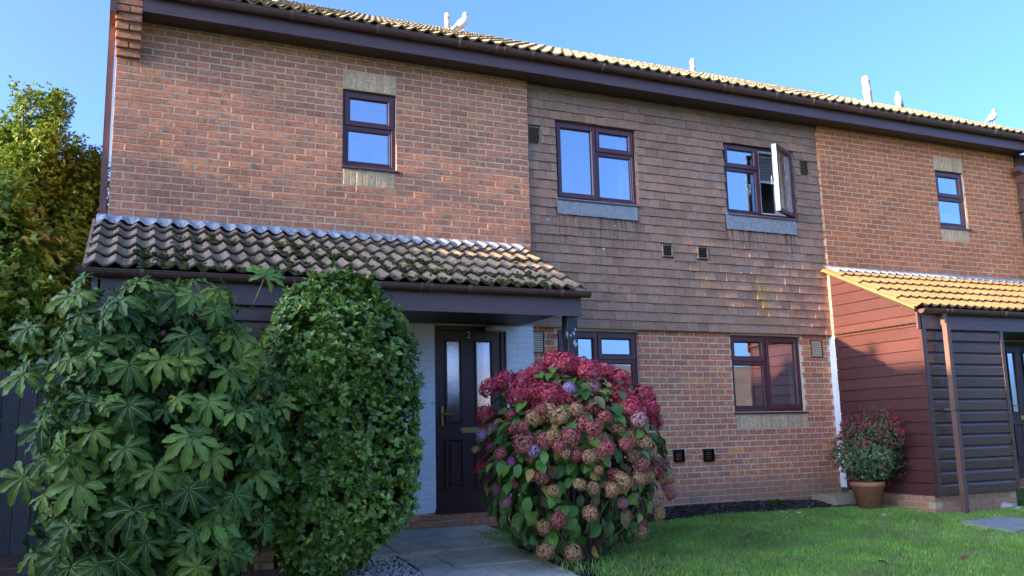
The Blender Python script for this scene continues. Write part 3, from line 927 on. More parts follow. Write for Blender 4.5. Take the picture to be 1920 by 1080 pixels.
# lower wall of the tile-hung wing
W4 = (4.985, 6.125, 1.175, 2.19)
W5 = (7.555, 8.745, 1.175, 2.19)
lowh = [W4, W5]
vents_low = [(4.640, 4.800, 1.905, 2.165), (8.925, 9.130, 1.905, 2.15)]
lb = MB(); backing(lb, XS, XH, -.2, 2.3, SB+.003, .4, lowh)
lwall = lb.build('brick_wall', M['mortar_b'], house)
s5 = (7.575, 8.77, .95, 1.15)
it4 = lay_bricks(XS, XH, -.12, 2.26, SB, lowh+vents_low+[s5], M['brick_b'], 1)
soldier_panel(house, *s5, SB, 16)['label'] = 'pale grey upright bricks under the lower right window'
place_bricks(house, [(wo, items), (lw, it2), (pl, it3), (lwall, it4)], 0, 300,
             seen=lambda x, z: not (z < 2.9 and x < 2.6) and not (z < 1.55 and 4.6 < x < 5.9))
# corbelled kneeler at the eaves corner
cb = MB().box(.004, .221, .0, .1, 4.85, 5.62).build('corbel', M['mortar'], house)
for i in range(10):
    z0 = 4.855+.075*i; pr = min(.05*(i+1), .29)
    if i % 2 == 0:
        MB().cbox(-.006-.004*min(i, 6), .222, -pr, .1, z0, z0+.062, .004).build('brick', M['brick_a'], cb)
    else:
        MB().cbox(-.006-.004*min(i, 6), .104, -pr, .1, z0, z0+.062, .004).build('brick', M['brick_a'], cb)
        MB().cbox(.114, .222, -pr, .1, z0, z0+.062, .004).build('brick', M['brick_a'], cb)
    MB().box(.006, .212, -pr+.05, .09, z0-.012, z0+.001).build('mortar_bed', M['mortar'], cb)
# gable side board and square downpipe round the corner
MB().box(-.085, -.022, .05, .115, 2.6, 5.36).build('corner_downpipe', M['downpipe'], house)
MB().prism([(-.30, 5.20), (-.30, 5.60), (3.5, 7.66), (3.5, 7.42), (.0, 5.20)], 'x', -.075, -.012).build('verge_board', M['gutter'], house)
MB().box(0, .02, .31, 7.0, 0, 5.3).build('gable_wall', M['brick_a'], house)

# tile hanging
W2 = (5.02, 6.19, 3.83, 4.845)
W3 = (7.60, 8.80, 3.845, 4.86)
ap2 = (5.00, 6.16, 3.625, 3.83)
ap3 = (7.55, 8.76, 3.620, 3.845)
vents_up = [(4.635, 4.815, 4.48, 4.72), (8.93, 9.105, 4.505, 4.74)]
vents_sm = [(6.505, 6.665, 3.175, 3.335), (7.055, 7.22, 3.18, 3.34)]
tb = MB(); backing(tb, XS, XH, 2.235, 5.27, .078, .4, [W2, W3])
thang = tb.build('tile_hanging', M['hung_tile'], house)
_tm = {}
def hung_mesh(w, h):
    key = (round(w/.005), round(h/.005))
    if key not in _tm:
        b = MB().cbox(-w/2, w/2, -.014, 0, 0, h, .0025)
        b.v = [(x, y + (.020*(z/max(h, .01))), z) for x, y, z in b.v]
        _tm[key] = b.mesh('hung_tile', M['hung_tile'])
    return _tm[key]
titems = []
GA = .1145
tholes = [W2, W3, ap2, ap3] + vents_up + vents_sm
for r in range(27):
    za = 2.215+GA*r
    zb = min(za+GA+.035, 5.268)
    if zb-za < .03: continue
    spans = [(XS+.002, XH-.002)]
    ve = min(za+GA, 5.268)
    for hx0, hx1, hz0, hz1 in tholes:
        if min(ve, hz1)-max(za, hz0) > .055:
            ns = []
            for a, b in spans:
                if hx1 <= a or hx0 >= b: ns.append((a, b)); continue
                if hx0-a > .02: ns.append((a, hx0-.002))
                if b-hx1 > .02: ns.append((hx1+.002, b))
            spans = ns
    off = 0 if r % 2 else -.0825
    for a, b in spans:
        for n in range(-1, 30):
            p = XS+off+n*.165
            u, w = max(a, p+.0012), min(b, p+.1638)
            if w-u < .02: continue
            top = zb
            for hx0, hx1, hz0, hz1 in tholes:
                if hx0 < (u+w)/2 < hx1 and za < hz0 < zb: top = min(top, hz0)
            me = hung_mesh(w-u, top-za)
            Mx = Matrix.Translation(((u+w)/2, .052+rnd.uniform(-.004, .003), za+rnd.uniform(-.003, .003))) @ \
                Euler((rnd.uniform(-.02, .02), rnd.uniform(-.008, .008), rnd.uniform(-.025, .025))).to_matrix().to_4x4()
            titems.append((me, Mx, M['hung_tile']))
place_bricks(house, [(thang, titems)], 0, 300, name='hung_tile')

window(house, *W1, .045, 'stack', 'frosted', label='small upper window with patterned obscured glass')
window(house, *W2, .098, 'L', sill=0, label='upper window with tall left light')
window(house, *W3, .098, 'R', sill=0, open_right=R(29), label='upper window with its right casement swung open')
window(house, *W4, .160, 'L', label='ground floor window partly behind the hydrangea')
window(house, *W5, .160, 'R', label='ground floor window with pale soldier bricks below')
for i, a in enumerate((ap2, ap3)):
    vv = []; nx, nz = 40, 6
    for j in range(nz+1):
        for k in range(nx+1):
            t = j/nz
            z = a[2]+(a[3]-a[2])*t
            if j == 0: z += .006*math.sin(k*1.3+i)*math.sin(k*.41)-.004*k/nx
            vv.append((a[0]+(a[1]-a[0])*k/nx, .036-.006*math.sin(k*.9+j)*rnd.random()-.010*(1-t), z))
    ff = [(j*(nx+1)+k, j*(nx+1)+k+1, (j+1)*(nx+1)+k+1, (j+1)*(nx+1)+k) for j in range(nz) for k in range(nx)]
    link('lead_apron', np_mesh('lead_apron', vv, ff, M['lead'], True), house)
for v in vents_low: louvre(house, *v, SB, n=9, frame='vent_dark', fw=.010, proud=.004)
for v in vents_up: louvre(house, *v, .062, n=9, fw=.018, proud=.006)
for v in vents_sm: louvre(house, *v, .045, 'vent_brown', 'vent_brown', 6, .020, .018)
for x0, x1, z0, z1 in ((6.56, 6.70, .565, .72), (7.012, 7.157, .555, .713)):
    louvre(house, x0, x1, z0, z1, SB, 'vent_dark', 'vent_dark', 5, .045, .012)

# eaves of both houses
def eaves(h, x0, x1, left_kneeler, unions):
    MB().box(x0, x1, -.268, SB+.2, 5.272, 5.288).build('soffit', M['soffit'], h)
    MB().box(x0, x1, -.290, -.268, 5.258, 5.475).build('fascia', M['fascia'], h)
    gutter(h, x0, x1, -.352, 5.462, .058, 'gutter', 'gutter', .92, unions)
eaves(house, .226, XH-.72, True, (4.05, 7.35))
MB().box(XH-.716, XH-.001, -.290, -.268, 5.258, 5.475).build('fascia', M['fascia'], house)
MB().box(XH-.72, XH-.001, -.268, SB+.2, 5.272, 5.288).build('soffit', M['soffit'], house)
gutter(house, XH-.72, XH-.001, -.352, 5.462, .058, 'gutter', 'gutter', .6, (XH-.12,))
NW = 4.17
eaves(neigh, 0, NW+.02, False, ())

# main roofs
Y0, Z0, YR, ZR = -.36, 5.475, 3.5, 7.535
RP = math.atan2(ZR-Z0, YR-Y0)
RL = math.hypot(ZR-Z0, YR-Y0)
def main_roof(h, x0, ncol):
    x1 = x0+ncol*.31
    b = MB()
    b.prism([(Y0+.10, Z0+.03), (YR, ZR-.01), (YR+4.2, Z0), (YR+4.2, Z0-.1), (YR, ZR-.11), (Y0+.14, Z0-.03)], 'x', x0+.02, x1-.01)
    r = b.build('roof', M['soffit'], h)
    tile_field(r, x0, ncol, Y0, Z0-.012, RP, int(RL/.335), .335, M['main_tile'], (0, 1) if ncol > 20 else (0, 1, 2), seg=12, jit=2.2)
    for i in range(int(math.ceil((x1-x0)/.45))):
        rt = MB(); n = 8
        for xx in (0, min(.452, x1-x0-i*.45)):
            for k in range(n+1):
                a = math.pi*k/n
                rt.v.append((x0+i*.45+xx, YR-.11*math.cos(a), ZR-.045+.085*math.sin(a)))
        for k in range(n): rt.f.append((k, k+1, n+2+k, n+1+k))
        rt.f += [tuple(range(n+1)), tuple(range(2*n+1, n, -1))]
        rt.build('ridge_tile', M['main_tile'], r)
    return r
roof1 = main_roof(house, -.12, 30)
roof1_end = -.12+30*.31
roof2 = main_roof(neigh, roof1_end-XH, 18)

def vent_pipe(parent, x, y, z, r, h, tilt=0.0):
    b = MB()
    b.lathe([(r, -.5), (r, h*.42), (r*1.12, h*.43), (r*1.12, h*.50), (r*.97, h*.52), (r*.95, h*.78), (r*1.08, h*.79), (r*1.05, h*.84), (r*.80, h*.98), (r*.5, h), (0.001, h)], 14)
    o = b.build('vent_pipe', M['vent_pipe'], parent, True)
    o.location = (x, y, z); o.rotation_euler = (0, tilt, 0)
def at_y(px, py, Y):
    d = ray(px, py); t = (Y-CAM[1])/d[1]
    return CAM+t*d
for px, py, Y, r, h, par, ox in ((521, 14, 1.6, .075, .16, roof1, 0), (839, 62, 3.8, .045, .36, roof1, 0), (1300, 142, 3.8, .05, .34, roof1, 0), (1630, 198, .75, .062, .50, roof2, XH)):
    p = at_y(px, py, Y)
    vent_pipe(par, p[0]-ox, p[1], p[2], r, h, -.07 if ox else 0)

# porches
proof, pdoor = porch(house, 4.50, 'roof_tile', True)
nroof, ndoor = porch(neigh, 4.50, 'roof_tile_n', False)
# numeral on the door
fc = bpy.data.curves.new('numeral', 'FONT')
fc.body = '2'; fc.size = .115; fc.extrude = .003; fc.align_x = 'CENTER'
fo = bpy.data.objects.new('numeral_tmp', fc); COL.objects.link(fo)
dg = bpy.context.evaluated_depsgraph_get()
me = bpy.data.meshes.new_from_object(fo.evaluated_get(dg))
bpy.data.objects.remove(fo)
me.materials.clear(); me.materials.append(M['silver'])
link('numeral', me, pdoor, (3.805, .045-.014, 2.055), (R(90), 0, 0))
# corner post, bulkhead lamp, meter box, tap and hook
MB().cbox(4.315, 4.435, -1.44, -1.32, -.12, 2.15, .006).build('porch_post', M['peel_post'], house)
lb_ = MB(); lb_.lathe([(.001, .0), (.085, .0), (.105, .02), (.105, .035), (.09, .05), (.001, .052)], 20)
lb_.v = [(x*1.25, y*.7, -z*1.3) for x, y, z in lb_.v]
lo_ = lb_.build('porch_lamp', M['lampglass'], house, True); lo_.location = (4.08, -.13, 2.192)
mb_ = MB().cbox(2.72, 3.06, -.03, .02, .62, 1.10, .008); mb_.cbox(2.745, 3.035, -.038, -.028, .645, 1.075, .005)
mb_.build('meter_box', M['cream'], house)
t_ = MB().tube([(3.10, .0, .50), (3.10, -.07, .505), (3.10, -.075, .47)], .012, 8); t_.box(3.075, 3.125, -.06, -.05, .535, .545); t_.tube([(3.10, -.055, .505), (3.10, -.055, .54)], .006, 6)
t_.build('garden_tap', M['iron'], house)
hk = MB().tube([(3.17, .0, .66), (3.17, -.05, .655), (3.165, -.055, .60), (3.175, -.03, .54)], [.008, .01, .022, .006], 6)
hk.build('wall_hook', M['iron'], house)
MB().lathe([(.001, 0), (.018, 0), (.018, .012), (.001, .014)], 12).build('doorbell', M['pvc_white'], house).matrix_local = Matrix.Translation((3.362, .0, 1.32)) @ Matrix.Rotation(R(90), 4, 'X')

# moss on the lower courses of the porch roof
mv, mf = [], []
ico_v = [(math.cos(a)*c, math.sin(a)*c, s) for c, s, ks in ((1, 0, 7), (.72, .62, 7)) for a in [2*math.pi*k/ks for k in range(ks)]] + [(0, 0, .9)]
def dome(p, r, h):
    n = len(mv)
    jr = [rnd.uniform(.65, 1.25) for _ in range(15)]
    for i, (x, y, z) in enumerate(ico_v):
        u = Vector((x*r*jr[i], y*r*1.3*jr[i], z*h))
        u = Euler((P_PITCH, 0, 0)).to_matrix() @ u
        mv.append((p[0]+u.x, p[1]+u.y, p[2]+u.z))
    for k in range(7):
        k2 = (k+1) % 7
        mf.append((n+k, n+k2, n+7+k2)); mf.append((n+k, n+7+k2, n+7+k)); mf.append((n+7+k, n+7+k2, n+14))
w_ = 4.62/15
for i in range(3400):
    x = rnd.uniform(.25, 4.35)
    row = rnd.choice((0, 0, 0, 1, 1, 1, 2, 2, 3))
    if math.sin(x*2.1+row*1.7)+math.sin(x*5.3-row)*.6 + rnd.uniform(-.8, .8) < .15: continue
    u = ((x+.12)/w_*2) % 1.0
    if abs(u-.5) < .24 and rnd.random() < .85: continue   # keep off the rolls
    s = row*.335 + (rnd.uniform(-.005, .10) if rnd.random() < .75 else rnd.uniform(.1, .3))
    t = (s-row*.335)/.385
    lift = .042*(1-t)+.002*t+wave(u+.5)+.019 - .004
    if s < row*.335: lift -= .02
    y = P_Y+s*math.cos(P_PITCH)-lift*math.sin(P_PITCH); z = P_ZE+s*math.sin(P_PITCH)+lift*math.cos(P_PITCH)
    dome((x, y, z), rnd.uniform(.012, .038), rnd.uniform(.012, .030))
mo = link('moss', np_mesh('moss', mv, mf, M['moss'], True), house); mo['kind'] = 'stuff'

# ------------------------------------------------------------------ neighbour: upper wall, window, corner
wo, items, lw, it2, pl, it3 = upper_wing(neigh, NW, 'brick_c', 'mortar', 1, True)
place_bricks(neigh, [(wo, items), (lw, it2), (pl, it3)], XH, 300, seen=lambda x, z: z > 2.9)
MB().box(0, .02, .31, 7.0, 0, 5.3).build('party_wall', M['brick_c'], neigh)
window(neigh, *W1, .045, 'stack', label='small upper window of the neighbouring house')
dp = MB().box(4.13, 4.20, -.16, -.09, 3.0, 4.80)
dpo = dp.build('wall_downpipe', M['gutter'], neigh)
MB().prism([(3.98, 5.02), (4.36, 5.02), (4.36, 4.95), (4.24, 4.90), (4.22, 4.78), (4.11, 4.78), (4.09, 4.90), (3.98, 4.95)], 'y', -.21, -.06).build('hopper', M['gutter'], neigh)
MB().box(4.09, 4.24, -.175, -.08, 4.50, 4.58).build('pipe_collar', M['gutter'], dpo)
MB().box(4.10, 4.23, -.09, -.0, 4.30, 4.315).build('pipe_clip', M['iron'], dpo)
MB().box(NW, NW+3.0, -.10, .3, -.2, 5.27).build('wing_cladding', M['dark_board'], neigh)
MB().prism([(NW-.05, 5.20), (NW+3, 5.20), (NW+3, 5.47), (NW+.05, 5.47)], 'y', -.45, -.27).build('wing_fascia', M['fascia'], neigh)
dn = MB().box(.275, .34, -1.60, -1.535, -.14, 2.20)
dn.box(.30, .35, -1.56, -1.50, 2.18, 2.36)
dno = dn.build('porch_downpipe', M['downpipe'], neigh)
MB().box(.262, .353, -1.612, -1.45, 1.12, 1.145).build('pipe_clip', M['iron'], dno)
MB().cbox(4.315, 4.435, -1.44, -1.32, -.12, 2.15, .006).build('porch_post', M['peel_post'], neigh)

# ------------------------------------------------------------------ things seen in the windows
def cloth(name, x0, x1, z0, z1, y, amp, folds, mat, label, cat):
    n = 60; vv = []
    for z in (z0, z1):
        for i in range(n+1):
            vv.append((x0+(x1-x0)*i/n, y+amp*math.sin(i/n*folds*2*math.pi), z))
    ff = [(i, i+1, n+2+i, n+1+i) for i in range(n)]
    return tag(link(name, np_mesh(name, vv, ff, mat, True)), label, cat)
cloth('curtain', 6.00, 6.17, 3.85, 4.80, .24, .018, 4, M['curtain'], 'pale blue curtain at the right edge of the closed upper window', 'curtain')
cloth('curtain', 8.60, 8.78, 3.86, 4.82, .26, .018, 4, M['curtain'], 'pale curtain behind the open upper casement', 'curtain')
cloth('curtain', 4.94, 5.20, 1.2, 2.15, .30, .02, 5, M['curtain'], 'pale curtain in the ground floor window behind the hydrangea', 'curtain')
cloth('roller_blind', 8.19, 8.70, 1.84, 2.15, .27, .001, 1, M['blind'], 'half lowered mauve grey blind in the lower right window', 'blind')
cloth('curtain', 2.37, 2.56, 3.98, 4.34, .16, .012, 3, M['curtain'], 'white net curtain at the lower left of the small obscured window', 'curtain')
cloth('curtain', 2.72, 2.90, 3.98, 4.36, .16, .012, 3, M['curtain'], 'white net curtain at the lower right of the small obscured window', 'curtain')
cloth('curtain', 5.88, 6.10, 1.2, 2.15, .30, .02, 4, M['curtain'], 'pale curtain at the right of the window behind the hydrangea', 'curtain')
cloth('curtain', 11.64, 12.16, 3.98, 4.22, .16, .010, 7, M['curtain'], 'white net across the bottom of the neighbour small window', 'curtain')
bl = thing('slatted_blind', 'dark slatted blind raised in the open upper window', 'blind', (8.46, .22, 4.45))
MB().box(-.28, .28, -.015, .015, .30, .34).build('head_rail', M['blind'], bl)
sl = MB().box(-.28, .28, -.018, .018, -.0015, .0015).mesh('slat', M['blind'])
for i in range(13):
    link('slat', sl, bl, (0, 0, .28-.024*i), (R(38), 0, 0))
MB().box(-.28, .28, -.015, .015, -.065, -.03).build('bottom_rail', M['pvc_white'], bl)
mg = thing('mug', 'white mug standing inside the lower right window', 'mug', (7.96, .30, 1.225))
MB().lathe([(.001, 0), (.036, 0), (.045, .02), (.048, .10), (.044, .10), (.04, .02)], 16).build('cup', M['pvc_white'], mg, True)
MB().tube([(.044, 0, .08), (.075, 0, .075), (.078, 0, .04), (.044, 0, .03)], .008, 6).build('handle', M['pvc_white'], mg, True)
tag(MB().box(7.6, 8.7, .255, .40, 1.20, 1.225).build('window_board', M['pvc_white']), 'white window board behind the lower right window', 'window board')

# ------------------------------------------------------------------ gulls on the ridge
def gull(px, py, rz, label, s=.80):
    p = at_y(px, py, YR)
    g = thing('gull', label, 'gull', (p[0], YR, ZR+.038), rz, 'gulls standing on the ridge')
    st = [(-.27, .145, .012, .006), (-.20, .155, .035, .016), (-.11, .175, .080, .066), (-.01, .195, .100, .098), (.07, .222, .096, .100),
          (.115, .265, .074, .076), (.130, .310, .054, .056), (.142, .350, .050, .050), (.170, .368, .046, .044), (.198, .362, .026, .025), (.215, .356, .012, .012)]
    b = MB(); n = 12
    for i, (x, z, ry, rr) in enumerate(st):
        a = Vector((st[min(i+1, len(st)-1)][0]-st[max(i-1, 0)][0], 0, st[min(i+1, len(st)-1)][1]-st[max(i-1, 0)][1])).normalized()
        up = Vector((-a.z, 0, a.x))
        for k in range(n):
            t = 2*math.pi*k/n
            q = Vector((x, 0, z)) + Vector((0, 1, 0))*ry*math.cos(t) + up*rr*math.sin(t)
            b.v.append(tuple(q*s))
    for i in range(len(st)-1):
        for k in range(n):
            b.f.append((i*n+k, i*n+(k+1) % n, (i+1)*n+(k+1) % n, (i+1)*n+k))
    b.f += [tuple(range(n-1, -1, -1)), tuple((len(st)-1)*n+k for k in range(n))]
    ca_, sa_g = math.cos(R(24)), math.sin(R(24))
    def perch(v): return [(x*ca_-(z-.14*s)*sa_g, y, x*sa_g+(z-.14*s)*ca_+.15*s) for x, y, z in v]
    b.v = perch([(x if x < .1*s else .1*s+(x-.1*s)*.95, y, z if x < .1*s else z+(x-.1*s)*-.0) for x, y, z in b.v])
    b.build('body', M['gull'], g, True)
    bk = MB().tube([(.195*s, 0, .357*s), (.232*s, 0, .330*s), (.250*s, 0, .305*s)], [.012*s, .009*s, .003*s], 6); bk.v = perch(bk.v)
    bk.build('beak', M['beak'], g)
    for sy in (-1, 1):
        wb = MB()
        wb.tube([(.06*s, sy*.066*s, .225*s), (-.03*s, sy*.078*s, .205*s), (-.14*s, sy*.058*s, .180*s), (-.30*s, sy*.018*s, .150*s)], [.03*s, .045*s, .034*s, .004*s], 8)
        wb.v = [(x, sy*.06*s+(y-sy*.06*s)*.5, z) for x, y, z in wb.v]
        wb.v = perch(wb.v)
        wb.build('wing', M['gull_wing'], g, True)
        lg = MB().tube([(.0, sy*.03*s, .14*s), (.005*s, sy*.03*s, .006*s)], .006*s, 6)
        lg.prism([(-.01*s, sy*.03*s), (.05*s, sy*.03*s-.02*s), (.055*s, sy*.03*s), (.05*s, sy*.03*s+.02*s)], 'z', 0, .006)
        lg.build('leg', M['beak'], g)
gull(868, 66, R(-12), 'white gull beside the thin vent pipe above the brick wing')
gull(1687, 205, R(205), 'white gull just right of the tall vent pipe, seen from behind', .78)
gull(1863, 234, R(-15), 'white gull at the far right end of the ridge')

# ------------------------------------------------------------------ foliage builders
def leaf_arrays(P, T, Nn, L, Wd, fold=.25, droop=.15):
    """pointed folded leaves: 6 verts, 4 triangles each"""
    T = T/np.linalg.norm(T, axis=1, keepdims=True)
    B = np.cross(Nn, T); B /= np.linalg.norm(B, axis=1, keepdims=True)+1e-9
    Nn = np.cross(T, B)
    L = L[:, None]; Wd = Wd[:, None]
    base = P
    mid = P + T*L*.5 - Nn*L*.02
    tip = P + T*L - Nn*L*droop
    le = P + T*L*.48 + B*Wd*.5 + Nn*Wd*fold*.5
    ri = P + T*L*.48 - B*Wd*.5 + Nn*Wd*fold*.5
    V = np.stack([base, le, mid, ri, tip], 1).reshape(-1, 3)
    n = len(P)
    idx = (np.arange(n)*5)[:, None]
    F = np.concatenate([idx+np.array([[0, 2, 1]]), idx+np.array([[0, 3, 2]]), idx+np.array([[1, 2, 4]]), idx+np.array([[2, 3, 4]])], 1).reshape(-1, 3)
    return V, F

def rand_dirs(n):
    d = rng.normal(size=(n, 3))
    return d/np.linalg.norm(d, axis=1, keepdims=True)

def rosettes(C, D, k, L, spread=.9, wr=(.42, .58)):
    """k leaves round each twig tip C pointing along D"""
    n = len(C)
    Ck = np.repeat(C, k, 0); Dk = np.repeat(D, k, 0)
    side = rand_dirs(n*k)
    side -= (side*Dk).sum(1, keepdims=True)*Dk
    side /= np.linalg.norm(side, axis=1, keepdims=True)+1e-9
    T = Dk*rng.uniform(.25, .9, (n*k, 1)) + side*spread
    Nn = Dk - .3*side + rng.normal(size=(n*k, 3))*.2
    Ls = L*rng.uniform(.65, 1.2, n*k)
    return leaf_arrays(Ck - Dk*rng.uniform(0, .03, (n*k, 1)), T, Nn, Ls, Ls*rng.uniform(wr[0], wr[1], n*k))

def merge(parts):
    V, F, o = [], [], 0
    for v, f in parts:
        V.append(v); F.append(f+o); o += len(v)
    return np.concatenate(V), np.concatenate(F)

def lumpy(d, seed, amp):
    r = np.random.default_rng(seed)
    out = np.ones(len(d))
    for _ in range(9):
        a = r.normal(size=3); a /= np.linalg.norm(a)
        out += amp*np.sin(d @ a*r.uniform(4, 11)+r.uniform(0, 6))*.4
    return out

# round clipped evergreen shrub
HC = np.array([1.81, -2.10, 1.04]); HR = np.array([.635, .58, 1.20])
hz = ground_z(-2.1)
hedge = thing('evergreen_shrub', 'tall rounded evergreen shrub with small glossy leaves left of the front door', 'shrub', (HC[0], HC[1], hz))
d = rand_dirs(6500)
d = np.sign(d)*np.abs(d)**np.array([.9, .9, .80]); d /= np.linalg.norm(d, axis=1, keepdims=True)
lum = lumpy(d, 3, .075)
low = np.clip((d[:, 2]+.95)/.8, 0, 1)
rad = lum[:, None]*HR*(.92+.08*low[:, None])
sup = (np.abs(d)**3.0).sum(1)**(-1/3.0)*.95
P = HC + d*rad*sup[:, None]*rng.uniform(.93, 1.03, (len(d), 1))
keep = P[:, 2] > hz+.06
bare = np.sin(P[:, 0]*9+1.3)*np.sin(P[:, 2]*7.3+.4)+np.sin(P[:, 1]*8+P[:, 2]*5)*.7
keep &= (bare < .95) | (rng.random(len(P)) < .22)
Dn = d/HR; Dn /= np.linalg.norm(Dn, axis=1, keepdims=True)
Dn = Dn + np.array([0, 0, .45]) + rng.normal(size=Dn.shape)*.35; Dn /= np.linalg.norm(Dn, axis=1, keepdims=True)
parts = [rosettes(P[keep][::2], Dn[keep][::2], 8, .064, .9, (.55, .75)), rosettes(P[keep][1::2], Dn[keep][1::2], 7, .046, .9, (.58, .78))]
d2 = rand_dirs(2600); P2 = HC + d2*HR*rng.uniform(.55, .9, (2600, 1))*((np.abs(d2)**3.0).sum(1)**(-1/3.0)*.93)[:, None]
k2 = P2[:, 2] > hz+.08
parts.append(rosettes(P2[k2], d2[k2], 5, .058, .9, (.58, .78)))
sh = rand_dirs(170); sh[:, 2] = np.abs(sh[:, 2])*.8+.1; sh /= np.linalg.norm(sh, axis=1, keepdims=True)
for st_k in range(4):
    ps = HC + sh*HR*((np.abs(sh)**3.0).sum(1)**(-1/3.0)*.93)[:, None]*lumpy(sh, 3, .075)[:, None] + (sh*.4+np.array([0, 0, .8]))*(.02+.028*st_k)
    parts.append(rosettes(ps, sh*.3+np.array([0, 0, .9]), 4, .052))
V, F = merge(parts)
V = V-np.array([HC[0], HC[1], hz])
fo_ = link('foliage', np_mesh('foliage', V, F, M['hedge_leaf']), hedge); fo_['kind'] = 'stuff'
sb_ = MB()
for i in range(26):
    a = rnd.uniform(0, 6.28); e = rnd.uniform(.3, 1)
    tx, ty, tz = math.cos(a)*HR[0]*.85*e, math.sin(a)*HR[1]*.85*e, rnd.uniform(.7, 2.25)
    sb_.tube([(rnd.uniform(-.08, .08), rnd.uniform(-.08, .08), -.02), (tx*.4, ty*.4, tz*.4), (tx, ty, tz)], [.022, .014, .005], 6)
sb_.build('stems', M['twig'], hedge)

# fatsia with big palmate leaves
def fatsia_mesh(name, mat, nl, seed, R0=.20):
    r = random.Random(seed)
    b = MB(); vein = []
    # petiole runs back into the bush from the blade base
    lobes = []
    for i in range(nl):
        t = i/(nl-1)*2-1
        lobes.append((t*R(134)+r.uniform(-.05, .05), R0*(1.12-.42*abs(t)**1.5)*r.uniform(.93, 1.07)))
    for ang, L in lobes:
        ca, sa = math.cos(ang), math.sin(ang)
        dz = r.uniform(-.02, .02)
        stn = [(0, .0), (.16, .070), (.32, .128), (.42, .122), (.52, .140), (.58, .176), (.615, .152), (.70, .194), (.74, .158), (.81, .160), (.85, .112), (.93, .074), (1.0, .002)]
        n = len(b.v)
        for t, wd in stn:
            wd *= L*r.uniform(.92, 1.08)
            vw = .0030*(1-t*.75)
            zc = .030*t - (.085+.05*math.sin(seed*1.7+ang*2))*t*t + dz*t
            for sgn, q, vv in ((-1, wd, 0), (-1, min(vw, wd*.9), 1), (1, min(vw, wd*.9), 1), (1, wd, 0)):
                u = t*L; s = sgn*q
                zz = zc + .38*abs(s) * (1 if t < .85 else .5) + .007*math.sin(t*19+ang*5)*(1-vv) - (.0016 if vv == 0 and False else 0)
                b.v.append((ca*u - sa*s, sa*u + ca*s, zz)); vein.append(vv)
        for k in range(len(stn)-1):
            for c in range(3):
                b.f.append((n+4*k+c, n+4*k+c+1, n+4*k+4+c+1, n+4*k+4+c))
    k = len(b.v)
    b.tube([(0, 0, -.002), (-.05, 0, -.045), (-.11, 0, -.15), (-.13, 0, -.30)], [.0035, .004, .0045, .005], 5)
    vein += [1]*(len(b.v)-k)
    # split vein strip faces from the blade: colour by face corner so the vein stays crisp
    me = bpy.data.meshes.new(name)
    me.from_pydata(b.v, [], b.f)
    me.materials.append(mat)
    at = me.attributes.new('vein', 'FLOAT', 'FACE')
    vals = []
    for f in b.f:
        vals.append(1.0 if all(vein[i] for i in f) else 0.0)
    at.data.foreach_set('value', vals)
    me.polygons.foreach_set('use_smooth', [True]*len(me.polygons))
    me.update()
    return me
FC = np.array([.46, -2.76, .96]); FR = np.array([.72, .62, 1.10])
fz = ground_z(-2.78)
fat = thing('fatsia_shrub', 'big shrub with large glossy hand-shaped leaves at the left', 'shrub', (FC[0], FC[1], fz))
fm = [fatsia_mesh('leaf', M['fatsia'], n_, 40+i) for i, n_ in enumerate((7, 8, 7, 8, 7))]
fl = [fatsia_mesh('leaf', M['fatsia_light'], n_, 60+i) for i, n_ in enumerate((8, 8))]
def put_fatsia(P, outward, tip, size, mesh):
    n = Vector(outward).normalized()
    t = Vector(tip); t = (t-n*t.dot(n)).normalized()
    s = n.cross(t)
    Mx = Matrix(((t.x, s.x, n.x, 0), (t.y, s.y, n.y, 0), (t.z, s.z, n.z, 0), (0, 0, 0, 1)))
    o = link('leaf', mesh, fat)
    o.matrix_local = Matrix.Translation((P[0]-FC[0], P[1]-FC[1], P[2]-fz)) @ Mx @ Matrix.Scale(size, 4)
toc = Vector((CAM-FC)).normalized()
hero = [(352, 817, 1.05, 1, 10), (155, 903, 1.05, 1, -15), (238, 840, .9, 0, 25), (252, 951, 1.1, 0, 10), (405, 950, 1.05, 0, -10), (468, 782, .75, 1, 10), (486, 538, .95, 1, 160), (127, 1032, 1.0, 0, -20), (226, 1041, 1.0, 0, 5),
        (62, 893, .95, 0, -50), (95, 800, .9, 0, -40), (150, 857, .95, 0, -25), (245, 762, .95, 0, 10), (385, 755, .85, 1, 15), (350, 637, 1.0, 0, 0), (192, 648, .95, 0, 10), (430, 635, 1.0, 0, 20), (233, 594, .95, 0, 0),
        (330, 565, .95, 0, -5), (160, 560, .85, 0, -20), (185, 808, .85, 0, 0), (246, 690, .95, 0, 15), (420, 700, .95, 0, 20), (390, 850, .9, 0, 0), (350, 915, .9, 0, 0), (430, 925, .85, 0, 25), (345, 1020, .9, 0, 20), (275, 1010, .85, 0, 0),
        (110, 690, .95, 0, -30), (60, 705, .95, 0, -50), (170, 750, .9, 0, -5), (300, 680, .9, 0, -10), (290, 880, .9, 0, 5), (420, 1030, .85, 0, 30), (265, 540, .8, 0, 0), (400, 555, .8, 0, 0), (70, 620, .85, 0, -40)]
for px, py, sz, li, rot in hero:
    p = on_ellipsoid(px, py, FC, FR)
    nrm = Vector((p-FC)/(FR*FR)).normalized()
    n = (nrm*.45 + toc*.75 + Vector((0, 0, .42)) + Vector((rnd.uniform(-.15, .15), rnd.uniform(-.15, .15), rnd.uniform(-.1, .1))))
    tip = Vector((math.sin(R(rot)), 0, -math.cos(R(rot))))
    if li and rot == 160: p = p + np.array([0, 0, .05])
    put_fatsia(p + np.array(nrm)*.05, n, tip, sz*.90, rnd.choice(fl) if li else rnd.choice(fm))
cnt = 0
